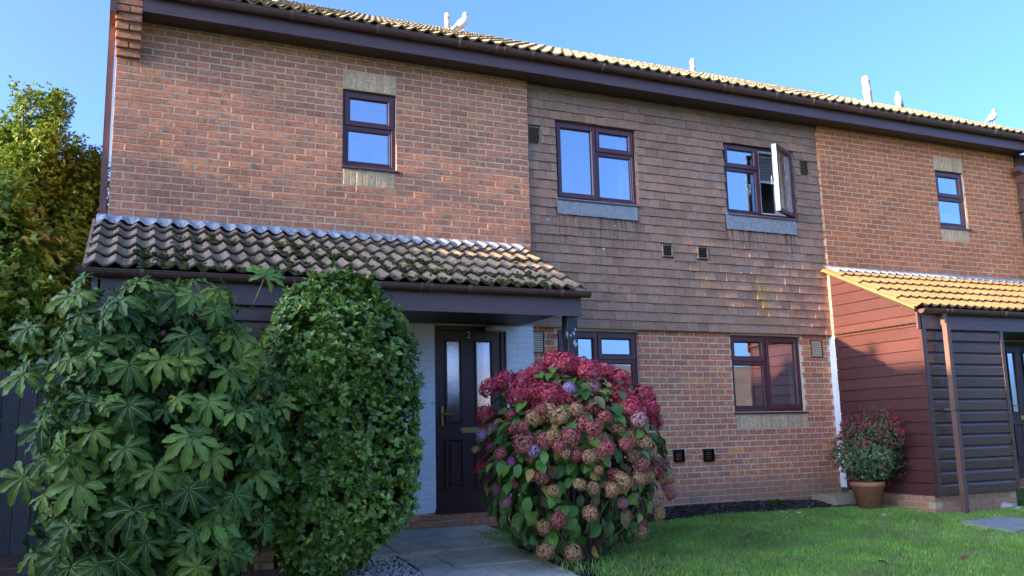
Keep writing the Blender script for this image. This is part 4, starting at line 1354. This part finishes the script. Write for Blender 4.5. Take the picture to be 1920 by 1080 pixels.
while cnt < 262:
    dd = rand_dirs(1)[0]
    if dd[1] > .55: continue
    dd = dd*(np.abs(dd)**3.2).sum()**(-1/3.2)*.95
    k = rnd.choice((.80, .92, 1.0, 1.0, 1.05)) * (1+.05*math.sin(dd[0]*7)+.05*math.sin(dd[2]*9))
    p = FC + dd*FR*k
    if p[2] < fz+.10: continue
    nrm = Vector(dd/FR).normalized()
    n = nrm*.7 + toc*.25 + Vector((0, 0, .55)) + Vector(tuple(rng.normal(size=3)*.38))
    tip = nrm*.6 + Vector((rnd.uniform(-.9, .9), rnd.uniform(-.6, .6), rnd.uniform(-.9, .05)))
    put_fatsia(p, n, tip, rnd.choice((.42, .5, .6, .7, .75, .85, .92))*rnd.uniform(.92, 1.08), rnd.choice(fm) if rnd.random() < .88 else rnd.choice(fl))
    cnt += 1
inner = []
while len(inner) < 760:
    dd = rand_dirs(1)[0]; dd = dd*(np.abs(dd)**3.2).sum()**(-1/3.2)*.97
    p = FC + dd*FR*rnd.uniform(.5, .9)
    if p[2] < fz+.08: continue
    n = Vector(dd)*.6+Vector((0, 0, .7))+Vector(tuple(rng.normal(size=3)*.3)); n.normalize()
    t = Vector(dd)*.5+Vector((rnd.uniform(-.6, .6), rnd.uniform(-.4, .4), -.6)); t = (t-n*t.dot(n)).normalized(); q = n.cross(t)
    inner.append((rnd.choice(fm), Matrix.Translation((p[0]-FC[0], p[1]-FC[1], p[2]-fz)) @ Matrix(((t.x, q.x, n.x, 0), (t.y, q.y, n.y, 0), (t.z, q.z, n.z, 0), (0, 0, 0, 1))) @ Matrix.Scale(rnd.uniform(.45, .85), 4)))
joined('inner_leaves', inner, M['fatsia'], fat)
sb_ = MB()
for i in range(15):
    a = rnd.uniform(0, 6.28); e = rnd.uniform(.2, .85)
    tx, ty, tz = math.cos(a)*FR[0]*e, math.sin(a)*FR[1]*e, rnd.uniform(.8, 1.9)
    sb_.tube([(rnd.uniform(-.1, .1), rnd.uniform(-.1, .1), -.02), (tx*.5+rnd.uniform(-.05, .05), ty*.5, tz*.35), (tx, ty, tz)], [.024, .02, .011], 7)
sb_.build('stems', M['twig'], fat)

# hydrangea
YC = np.array([4.02, -2.02, .73]); YRD = np.array([.86, .78, .90])
yz = ground_z(-2.02)
hyd = thing('hydrangea_bush', 'big hydrangea in front of the door with crimson, pink and dried tan flower heads', 'shrub', (YC[0], YC[1], yz))
def head_mesh(seed):
    r = np.random.default_rng(seed)
    n = 165
    i = np.arange(n)+.5
    ph = np.arccos(1-1.62*i/n); th = math.pi*(1+5**.5)*i
    D = np.stack([np.cos(th)*np.sin(ph), np.sin(th)*np.sin(ph), np.cos(ph)], 1)
    D += r.normal(size=D.shape)*.07; D /= np.linalg.norm(D, axis=1, keepdims=True)
    rad = r.uniform(.80, 1.10, n)*(1+.07*np.sin(th*3+1)*np.sin(ph*3))
    V, F = [], []
    for k in range(n):
        dn = Vector(D[k]); c = dn*rad[k]*Vector((1, 1, .82)).length/1.63
        c = Vector((dn.x*rad[k], dn.y*rad[k], dn.z*rad[k]*.80))
        u = dn.orthogonal().normalized(); w = dn.cross(u); a0 = r.uniform(0, 6.28); sz = r.uniform(.12, .22)
        for q in range(4):
            a = a0+q*math.pi/2
            e = u*math.cos(a)+w*math.sin(a); s = dn.cross(e)
            n0 = len(V)
            cup = r.uniform(-.02, .06)
            V += [tuple(c), tuple(c+e*sz*.55+s*sz*.48+dn*(cup+.02)), tuple(c+e*sz*1.0+dn*cup), tuple(c+e*sz*.55-s*sz*.48+dn*(cup+.02))]
            F.append((n0, n0+3, n0+2, n0+1))
    return np.array(V), np.array(F)
heads = []
for i in range(4):
    v, f = head_mesh(70+i)
    heads.append(np_mesh('flower_head', v, f, M['fl_c']))
HL = [(945,714,'c',25),(985,713,'c',25),(1010,700,'c',25),(1040,678,'c',26),(1062,681,'c',25),(1085,688,'c',25),(1047,690,'p',16),(1105,694,'c',24),(1110,705,'p',18),(1137,699,'c',24),(1162,712,'c',25),
 (918,727,'c',22),(975,737,'c',28),(1003,738,'c',28),(1032,738,'c',28),(1056,745,'c',24),(1068,727,'l',13),(1112,726,'p',17),(1163,742,'c',26),(1187,764,'c',24),(1207,743,'c',24),(1200,787,'p',17),(1224,788,'c',20),(1222,765,'c',20),
 (910,777,'c',19),(957,777,'r',13),(1003,783,'t',19),(1028,770,'t',19),(1050,779,'t',18),(1080,768,'t',16),(1110,763,'r',17),(1092,793,'r',18),(1113,802,'r',18),(1135,782,'r',14),(1158,798,'t',17),
 (922,804,'p',15),(903,817,'l',11),(919,837,'k',11),(892,843,'t',10),(938,850,'r',14),(958,866,'k',11),(963,803,'r',14),(981,800,'r',14),(983,830,'r',23),(1002,845,'l',14),(1023,825,'r',19),(1038,818,'t',15),(1070,820,'r',20),
 (1138,840,'r',18),(1175,834,'r',17),(1097,855,'r',14),(1017,893,'r',18),(927,918,'p',14),(948,940,'p',14),(963,908,'r',9),(1038,920,'t',12),(1087,908,'t',13),(1172,902,'t',17),(1200,897,'t',16),(1237,878,'r',22),(1252,892,'t',16),
 (1253,922,'r',17),(1168,943,'p',13),(1107,962,'t',17),(1048,975,'r',17),(1020,988,'t',14),(1207,953,'t',17),(1235,962,'t',17),(1023,1034,'t',18),(1075,1038,'t',19),(1203,997,'t',15),(1185,815,'t',18),(1210,830,'t',16),(1222,852,'t',15),(1130,820,'t',13),(1190,856,'t',14),(1060,850,'t',10),(1113,915,'t',13)]
for k_ in range(15):
    HL.append((rnd.uniform(1085, 1245), rnd.uniform(815, 985), rnd.choice('ttttr'), rnd.uniform(10, 16)))
for k_ in range(6):
    HL.append((rnd.uniform(985, 1110), rnd.uniform(760, 870), rnd.choice('tr'), rnd.uniform(9, 15)))
def put_head(p, nrm, rad, typ):
    me = rnd.choice(heads)
    o = link('flower_head', me, hyd)
    q = Vector(nrm).to_track_quat('Z', 'Y') if Vector(nrm).length else None
    o.matrix_local = Matrix.Translation((p[0]-YC[0], p[1]-YC[1], p[2]-yz)) @ q.to_matrix().to_4x4() @ Matrix.Rotation(rnd.uniform(0, 6.28), 4, 'Z') @ Matrix.Scale(rad, 4)
    o.material_slots[0].link = 'OBJECT'
    o.material_slots[0].material = M['fl_'+typ]
for px, py, typ, r in HL:
    p = on_ellipsoid(px, py, YC, YRD*rnd.uniform(.84, 1.10))
    nrm = Vector((p-YC)/(YRD*YRD)).normalized()*.8 + Vector((0, -.2, .45))
    dist = (p-CAM) @ _fw
    put_head(p, nrm+Vector(tuple(rng.normal(size=3)*.2)), r*dist/FPX*rnd.uniform(.86, 1.02), typ)
for i in range(34):
    dd = rand_dirs(1)[0]
    if dd[1] < .15 or dd[2] < -.2: dd[1] = abs(dd[1])+.2; dd[2] = abs(dd[2])*.8
    dd /= np.linalg.norm(dd)
    put_head(YC+dd*YRD, dd+np.array([0, 0, .4]), rnd.uniform(.07, .115), rnd.choice('cccrrtt'))
def ovate(name, mat, seed):
    r = random.Random(seed); b = MB()
    st = [(0, .004), (.1, .16), (.28, .30), (.5, .34), (.72, .25), (.88, .12), (1, .003)]
    for t, w in st:
        z = .10*t-.32*t*t
        for s in (-1, 0, 1):
            b.v.append((t, s*w*r.uniform(.95, 1.05), z+abs(s)*w*.28))
    for k in range(len(st)-1):
        for c in range(2):
            b.f.append((3*k+c, 3*k+c+1, 3*k+4+c, 3*k+3+c))
    return b.mesh(name, mat, True)
om = [ovate('leaf', M['hyd_leaf'], s) for s in range(4)]
od = [ovate('leaf', M['hyd_dry'], s+9) for s in range(3)]
allL = []
for i in range(2600):
    dd = rand_dirs(1)[0]
    front = Vector(dd).dot(Vector((CAM-YC)).normalized())
    k = rnd.uniform(.55, 1.0)
    p = YC+dd*YRD*k
    if p[2] < yz+.12: continue
    # sparse, stemmy patch at the lower middle of the bush
    px, py, _ = proj(p)
    if front > 0 and px > 1080 and py > 820 and rnd.random() < .45: continue
    if front > 0 and 1000 < px < 1190 and 870 < py < 1000 and rnd.random() < .5: continue
    nrm = Vector(dd/YRD).normalized()
    n = nrm*.8+Vector((0, 0, .6))+Vector(tuple(rng.normal(size=3)*.25))
    tip = nrm*.7+Vector((rnd.uniform(-.7, .7), rnd.uniform(-.6, .6), rnd.uniform(-.75, .1)))
    n.normalize(); t = (tip-n*tip.dot(n)).normalized(); s = n.cross(t)
    L = rnd.uniform(.085, .155)
    Mx = Matrix.Translation((p[0]-YC[0], p[1]-YC[1], p[2]-yz)) @ Matrix(((t.x, s.x, n.x, 0), (t.y, s.y, n.y, 0), (t.z, s.z, n.z, 0), (0, 0, 0, 1))) @ Matrix.Scale(L, 4)
    allL.append((-front, rnd.choice(od if (px > 1110 and rnd.random() < .5) or rnd.random() < .06 else om), Mx))
allL.sort(key=lambda t: t[0])
for i, (a, me, Mx) in enumerate(allL[:290]):
    link('leaf', me, hyd).matrix_local = Mx
joined('inner_leaves', [(me, Mx) for a, me, Mx in allL[290:] if me in om], M['hyd_leaf'], hyd)
joined('withered_leaves', [(me, Mx) for a, me, Mx in allL[290:] if me in od], M['hyd_dry'], hyd)
sb_ = MB()
for i in range(120):
    a = rnd.uniform(0, 6.28); e = rnd.uniform(.2, .95)
    tx, ty, tz = math.cos(a)*YRD[0]*e, math.sin(a)*YRD[1]*e, rnd.uniform(.35, 1.5)*(1.08-.35*e)
    mid = (tx*.62+rnd.uniform(-.06, .06), ty*.62+rnd.uniform(-.06, .06), tz*.45)
    sb_.tube([(rnd.uniform(-.2, .2), rnd.uniform(-.2, .2), -.02), mid, (tx, ty, tz)], [.009, .007, .004], 5)
sb_.build('stems', M['twig'], hyd)

# potted fuchsia
PX, PY = 8.86, -.76
pz = ground_z(PY)+.01
pot = thing('flower_pot', 'terracotta pot holding the fuchsia beside the maroon boarding', 'pot', (PX, PY, pz))
MB().lathe([(.001, 0), (.135, 0), (.19, .27), (.205, .275), (.21, .33), (.195, .335), (.185, .29), (.001, .285)], 28).build('pot_body', M['terracotta'], pot, True)
MB().lathe([(.001, .30), (.186, .292)], 20).build('potting_soil', M['soil'], pot)
QC = np.array([PX+.10, PY, pz+.72]); QR = np.array([.47, .42, .43])
fu = thing('fuchsia_plant', 'bushy small-leaved fuchsia with pink-red flowers growing in the terracotta pot', 'plant', (PX, PY, pz+.30))
d = rand_dirs(2300); lum = lumpy(d, 8, .16)
P = QC + d*QR*lum[:, None]*rng.uniform(.6, 1.05, (len(d), 1))
P = P[P[:, 2] > pz+.36]
D_ = (P-QC); D_ /= np.linalg.norm(D_, axis=1, keepdims=True)
V, F = rosettes(P, D_+np.array([0, 0, .3]), 6, .038)
o = link('foliage', np_mesh('foliage', V-np.array([PX, PY, pz+.30]), F, M['fuchsia_leaf']), fu); o['kind'] = 'stuff'
d = rand_dirs(1000); d = d[(d[:, 2] > .15) | (rng.random(len(d)) < .12)]
P = QC + d*QR*lumpy(d, 8, .16)[:, None]*rng.uniform(.98, 1.1, (len(d), 1))
V, F = rosettes(P, np.tile(np.array([[0, 0, -1.0]]), (len(P), 1)), 4, .034, .5)
o = link('blossom', np_mesh('blossom', V-np.array([PX, PY, pz+.30]), F, M['fuchsia_flower']), fu); o['kind'] = 'stuff'
sb_ = MB()
for i in range(26):
    a = rnd.uniform(0, 6.28); e = rnd.uniform(.3, 1)
    sb_.tube([(rnd.uniform(-.05, .05), rnd.uniform(-.05, .05), -.02), (.05+math.cos(a)*.18*e, math.sin(a)*.18*e, .22), (.10+math.cos(a)*.40*e, math.sin(a)*.36*e, rnd.uniform(.3, .75))], [.008, .006, .003], 5)
sb_.build('stems', M['twig'], fu)

# trees beyond the fence
def tree(name, label, base, H, crown, mat, nl, leafL, seed, limbs, spread, lump=.2, lo=.25):
    r = np.random.default_rng(seed); rr = random.Random(seed)
    t = thing(name, label, 'tree', base)
    b = MB()
    b.tube([(0, 0, -.1), (.05, .03, H*.3), (-.04, .06, H*.62)], [.11, .085, .04], 8)
    b.build('trunk', M['bark'], t)
    tips = []
    lb = MB()
    for i in range(limbs):
        z0 = rr.uniform(.15, .6)*H
        a = rr.uniform(0, 6.28); e = spread*rr.uniform(.35, 1.0)
        zt = rr.uniform(max(z0/H+.1, .35), 1.0)*H
        e *= (1.15-.75*max(0, (zt/H-.5)*2)**1.3)
        p0 = Vector((.0, .03, z0)); p2 = Vector((math.cos(a)*e, math.sin(a)*e, zt)); p1 = p0.lerp(p2, .5)+Vector((rr.uniform(-.1, .1), rr.uniform(-.1, .1), -.12))
        lb.tube([p0, p1, p2], [.035, .022, .006], 5)
        for k in range(9):
            q = p1.lerp(p2, rr.uniform(0, 1.05))
            tips.append((q, (p2-p1).normalized()))
    lb.build('branches', M['bark'], t)
    C, D = [], []
    sc = [.55 if q.z > H*.82 else 1.0 for q, _ in tips]
    for q_i, (q, dr) in enumerate(tips):
        n = nl//len(tips)
        off = np.clip(r.normal(size=(n, 3)), -1.7, 1.7)*np.array([.13, .13, .17])*crown*sc[q_i]
        C.append(np.array(q)+off); dd = off+np.array(dr)*.25+r.normal(size=(n, 3))*.12
        D.append(dd/np.linalg.norm(dd, axis=1, keepdims=True))
    C = np.concatenate(C); D = np.concatenate(D)
    k = C[:, 2] > H*lo*.6
    V, F = rosettes(C[k], D[k], 6, leafL)
    o = link('crown', np_mesh('crown', V, F, mat), t); o['kind'] = 'stuff'
    return t
tree('privet_tree', 'tall olive-gold privet tree with pointed sprays against the sky', (-1.15, 3.9, -.04), 5.75, 1.2, M['tree_leaf'], 22000, .060, 5, 64, 1.35)
tree('privet_tree', 'lower olive tree between the tall privet and the house corner', (-.42, 3.6, -.04), 4.95, 1.1, M['tree_leaf'], 12000, .058, 9, 44, .55)
tree('laurel_tree', 'bright green broad-leaved laurel at the left edge above the fence', (-1.15, 1.9, -.04), 3.95, 1.2, M['laurel_leaf'], 6500, .105, 6, 44, .85)
tree('dark_laurel', 'shaded dark green laurel low down between fence and porch', (-.72, 1.2, -.04), 2.7, 1.2, M['laurel_leaf'], 3800, .10, 16, 36, .6)

# fence
fn = thing('board_fence', 'blackened close-boarded fence at the far left behind the big shrub', 'fence', (-.75, .35, -.03))
for i in range(22):
    w = .142; x = -2.45+i*.148
    if x > .62: break
    h = 1.70+rnd.uniform(-.012, .012)
    MB().cbox(x, x+w, -.012+rnd.uniform(-.004, .004), .012, -.02, h, .003).build('board', M['fence'], fn)
for z in (.3, 1.3):
    MB().box(-2.45, .68, .014, .06, z, z+.07).build('rail', M['fence'], fn)

# ------------------------------------------------------------------ small ground things
st_ = thing('timber_step', 'low weathered timber platform beside the terracotta pot', 'platform', (8.56, -.33, ground_z(-.33)+.01))
for i in range(4):
    MB().cbox(-.02, .52, -.20+.11*i, -.20+.11*i+.104, .02, .135, .004).build('plank', M['timber'], st_)
MB().box(.0, .50, -.17, .20, -.02, .022).build('bearer', M['timber'], st_)
def blob(name, loc, r, mat, label, cat, seed, group=None, flat=.6):
    rr = random.Random(seed); b = MB(); n = 12; m = 7
    for j in range(m+1):
        ph = math.pi*j/m
        for k in range(n):
            a = 2*math.pi*k/n
            q = r*(1+.16*math.sin(3*a+seed)+.10*math.sin(2*ph*2+a*2+seed))
            b.v.append((q*math.sin(ph)*math.cos(a)*1.2, q*math.sin(ph)*math.sin(a), q*math.cos(ph)*flat))
    for j in range(m):
        for k in range(n):
            b.f.append((j*n+k, (j+1)*n+k, (j+1)*n+(k+1) % n, j*n+(k+1) % n))
    o = b.build(name, mat, None, True)
    o.location = loc; o.rotation_euler = (0, 0, rr.uniform(0, 6))
    return tag(o, label, cat, group)
def G(px, py, dz=0.0):
    d = ray(px, py); t = (-.04+.055*CAM[1]-CAM[2]+dz)/(d[2]-.055*d[1])
    return CAM+t*d
for i, (px, py, r, lab) in enumerate(((1858, 951, .10, 'large pale rounded stone at the foot of the neighbour store'), (1887, 954, .085, 'pale rounded stone right of the larger stone by the store'), (1908, 957, .05, 'small pale stone at the right edge by the store'))):
    p = G(px, py); blob('stone', (p[0], p[1], p[2]+r*.35), r, M['stone'], lab, 'stone', i, 'stones by the neighbour store')
p = G(834, 1038); blob('pebble', (3.80, -1.50, ground_z(-1.5)+.03), .04, M['stone'], 'pale stone on the path edge beside the hydrangea', 'stone', 9)
sl_ = MB()
a, b_, c, d_ = [G(*q) for q in ((1800, 984), (1880, 974), (1990, 984), (1905, 1002))]
top = [(q[0], q[1], q[2]+.035) for q in (a, d_, c, b_)]
bot = [(q[0], q[1], q[2]-.05) for q in (a, d_, c, b_)]
sl_.v = bot+top; sl_.f = [(4, 5, 6, 7)]+[(i, (i+1) % 4, (i+1) % 4+4, i+4) for i in range(4)]
tag(sl_.build('concrete_slab', M['concrete']), 'grey concrete slab set into the lawn at the right', 'slab')
def dry(px, py, L, lab):
    p = G(px, py, .045)
    b = ovate('fallen_leaf', M['dry_leaf'], int(px))
    o = link('fallen_leaf', b, None, (p[0], p[1], p[2]), (rnd.uniform(-.4, .4), rnd.uniform(-.3, .1), rnd.uniform(0, 6)))
    o.scale = (L, L, L)
    tag(o, lab, 'leaf', 'fallen leaves on the lawn')
dry(1407, 1003, .10, 'brown fallen leaf on the lawn below the lower right window')
dry(1645, 1052, .09, 'brown fallen leaf lowest on the lawn')
dry(1756, 984, .08, 'small brown fallen leaf left of the concrete slab')
dry(1815, 1043, .09, 'dark fallen leaf on the lawn below the concrete slab')
for i, (px, py, lab) in enumerate(((1657, 966, 'white scrap on the grass below the flower pot'), (1497, 962, 'white scrap on the soil bed edge'))):
    p = G(px, py, .04); o = MB().prism([(-.03, -.015), (.02, -.02), (.035, .01), (-.01, .02)], 'z', 0, .012).build('paper_scrap', M['pvc_white']); o.location = tuple(p)
    tag(o, lab, 'scrap', 'white scraps on the lawn edge')

# weed in the soil bed
wd = thing('weed', 'pale green weed growing in the soil bed below the window', 'weed', (7.75, -.33, ground_z(-.33)+.03))
for i in range(9):
    a = i*2.4; o = link('leaf', om[i % 4], wd, (0, 0, 0), (0, R(-38-rnd.uniform(0, 25)), a)); s_ = rnd.uniform(.10, .17); o.scale = (s_, s_, s_)
# creeping weeds along the neighbour plinth
for i, px in enumerate((1832, 1910)):
    p = G(px, 948); wt = thing('weed_clump', ('small green weed clump between the downpipe and the stones', 'green weed clump right of the stones')[i], 'weed', tuple(p))
    C = rng.normal(size=(60, 3))*np.array([.09, .06, .045]); C[:, 2] = np.abs(C[:, 2])+.01
    V, F = rosettes(C, rand_dirs(60)*.4+np.array([0, 0, 1.0]), 5, .04)
    o = link('foliage', np_mesh('foliage', V, F, M['hyd_leaf']), wt); o['kind'] = 'stuff'

# soil clods, gravel, grass
def scatter(name, pts, rmin, rmax, mat, flat=.6):
    base = np.array([(1, 0, 0), (-1, 0, 0), (0, 1, 0), (0, -1, 0), (0, 0, 1), (0, 0, -1)], float)
    tri = np.array([(0, 2, 4), (2, 1, 4), (1, 3, 4), (3, 0, 4), (2, 0, 5), (1, 2, 5), (3, 1, 5), (0, 3, 5)])
    n = len(pts)
    r = rng.uniform(rmin, rmax, (n, 1, 1))
    V = base[None]*r*rng.uniform(.6, 1.3, (n, 6, 1))
    an = rng.uniform(0, 6.28, n); ca, sa = np.cos(an)[:, None], np.sin(an)[:, None]
    X = V[:, :, 0]*ca-V[:, :, 1]*sa; Yv = V[:, :, 0]*sa+V[:, :, 1]*ca
    V = np.stack([X, Yv, V[:, :, 2]*flat+.35*V[:, :, 0]], 2)+pts[:, None, :]
    F = (np.arange(n)*6)[:, None, None]+tri[None]
    return tag(link(name, np_mesh(name, V.reshape(-1, 3), F.reshape(-1, 3), mat)), kind='stuff')
n = 5200
x = rng.uniform(4.66, 9.2, n); y = rng.uniform(-.53, .08, n)
z = np.array([ground_z(q) for q in y])+.02+.085*np.sin(np.pi*(x-4.62)/4.63)*np.sin(np.pi*np.clip((y+.52)/.62, 0, 1))
o = scatter('soil_clods', np.stack([x, y, z], 1), .006, .026, M['clod']); tag(o, 'dark crumbly soil in the bed along the brick wall', 'soil')
n = 3000
x = rng.uniform(1.88, 2.53, n); y = rng.uniform(-3.2, -1.33, n)
o = scatter('gravel', np.stack([x, y, np.array([ground_z(q) for q in y])+.014], 1), .006, .017, M['gravel']); tag(o, 'pale gravel between the evergreen shrub and the path', 'gravel')
n = 900
x = rng.uniform(3.5, 4.5, n); y = rng.uniform(-3.3, -1.3, n)
o = scatter('soil_crumbs', np.stack([x, y, np.array([ground_z(q) for q in y])+.016], 1), .004, .014, M['clod']); tag(o, 'soil crumbs and debris under the hydrangea', 'soil')

def lawn_edge(y):
    return 3.62 + .10*np.sin(y*3.1) + np.where(y < -1.2, .62*np.exp(-((y+2.15)/.75)**2), 0) + np.where(y > -1.2, .0, 0)
n = 330000
# more blades near the camera: sample in depth
y = -.44 - rng.random(n)**1.15*5.3
x = rng.uniform(3.6, 13.5, n)
px, py, dd = (lambda P: (960+FPX*(P @ _r2)/(P @ _fw), 540-FPX*(P @ _u2)/(P @ _fw), P @ _fw))(np.stack([x, y, -.04+.055*y], 1)-CAM)
keep = (x > lawn_edge(y)+rng.normal(size=n)*.03) & (px < 1990) & (px > 900) & (py < 1140) & (dd > 1)
keep &= ~((y > -1.50+rng.normal(size=n)*.02) & (x > 9.20))
keep &= ~((y > -.53 + .05*np.sin(x*4)+rng.normal(size=n)*.012) & (x < 9.3))
sa_ = np.array([G(*q)[:2] for q in ((1800, 984), (1905, 1002), (1990, 984), (1880, 974))])
ins = np.ones(n, bool)
for i in range(4):
    e = sa_[(i+1) % 4]-sa_[i]
    ins &= (e[0]*(y-sa_[i][1])-e[1]*(x-sa_[i][0])) > -.015
keep &= ~ins
x, y, dd = x[keep], y[keep], dd[keep]
n = len(x)
hgt = rng.uniform(.022, .050, n)*(1+.25*np.sin(x*2.3+1)*np.sin(y*3.1))
wid = rng.uniform(.0022, .0040, n)*np.clip(dd/6, .8, 1.8)
an = rng.uniform(0, 6.28, n); ln = rng.uniform(0, .75, n)*hgt; la = rng.uniform(0, 6.28, n)
g0 = np.stack([x, y, -.04+.055*y], 1)
sx = np.stack([np.cos(an)*wid, np.sin(an)*wid, np.zeros(n)], 1)
tip = g0 + np.stack([np.cos(la)*ln, np.sin(la)*ln, hgt], 1)
md = g0 + np.stack([np.cos(la)*ln*.35, np.sin(la)*ln*.35, hgt*.58], 1)
V = np.stack([g0-sx, g0+sx, md+sx*.8, md-sx*.8, tip], 1).reshape(-1, 3)
i5 = (np.arange(n)*5)[:, None]
F = np.concatenate([i5+np.array([[0, 1, 2]]), i5+np.array([[0, 2, 3]]), i5+np.array([[3, 2, 4]])], 1).reshape(-1, 3)
tag(link('grass', np_mesh('grass', V, F, M['grass'])), 'short mown green grass of the front lawn', 'grass', kind='stuff')

n = 1100
ra = rng.uniform(0, 6.28, n); rd = rng.uniform(.25, .95, n)
x = 4.12+np.cos(ra)*rd*.8; y = -2.2+np.sin(ra)*rd*.75
kk = (x > 3.55)
x, y = x[kk], y[kk]; n = len(x)
g0 = np.stack([x, y, -.04+.055*y], 1)
tip_ = np.stack([rng.normal(size=n)*.5, rng.normal(size=n)*.5, np.ones(n)], 1)
L_ = rng.uniform(.04, .12, n)
V, F = leaf_arrays(g0, tip_, rand_dirs(n), L_, L_*.06+.002, .2, .2)
tag(link('rough_grass', np_mesh('rough_grass', V, F, M['grass'])), 'longer rough grass and weeds round the foot of the hydrangea', 'grass', kind='stuff')

# ------------------------------------------------------------------ houses outside the frame: one shades the garden from the low sun, one shows in the panes
def simple_house(name, label, x0, x1, y0, y1, ze, zr, axis, wallm, roofm):
    h = thing(name, label, 'house', ((x0+x1)/2, (y0+y1)/2, -.7))
    cx, cy = (x0+x1)/2, (y0+y1)/2
    MB().box(x0-cx, x1-cx, y0-cy, y1-cy, 0, ze+.7).build('wall', wallm, h)
    b = MB(); o = .35
    if axis == 'y':
        b.prism([(x0-cx-o, ze+.6), (0, zr+.7), (x1-cx+o, ze+.6), (x1-cx+o, ze+.45), (0, zr+.55), (x0-cx-o, ze+.45)], 'y', y0-cy-.1, y1-cy+.1)
    else:
        b.prism([(y0-cy-o, ze+.6), (0, zr+.7), (y1-cy+o, ze+.6), (y1-cy+o, ze+.45), (0, zr+.55), (y0-cy-o, ze+.45)], 'x', x0-cx-.1, x1-cx+.1)
    b.build('roof', roofm, h)
    return h
T = math.tan(SUN_EL)
xo = -15.0
zb = lambda zz: zz + T*(XH-xo)     # height at the ridge that throws its shadow edge at height zz on the maroon boards
YO = -(XH-xo)*math.tan(R(1.0))
h1 = simple_house('terraced_house', 'brick house with tiled roof out of view to the left', xo-3.5, xo+3.5, -16, YO-.36, 4.6, zb(1.70), 'y', M['brick_a'], M['roof_tile'])
_hc = (YO-.36-16)/2
MB().box(-.35, .35, YO-.73-_hc, YO-.55-_hc, 5.0, zb(1.95)+.7).build('chimney', M['brick_a'], h1)
h2 = simple_house('terraced_house', 'taller brick house with tiled roof out of view to the left', xo-3.5, xo+3.5, YO-.22, 14, 4.8, zb(1.95), 'y', M['brick_c'], M['roof_tile'])
h3 = simple_house('bungalow', 'bungalow with tiled roof across the green, seen only reflected in the lower panes', 10.5, 30, -22, -15, 1.55, 3.35, 'x', M['stucco'], M['roof_tile'])
MB().box(-9.8, 9.8, 3.80, 3.84, 2.05, 2.22).build('gutter_board', M['white_paint'], h3)
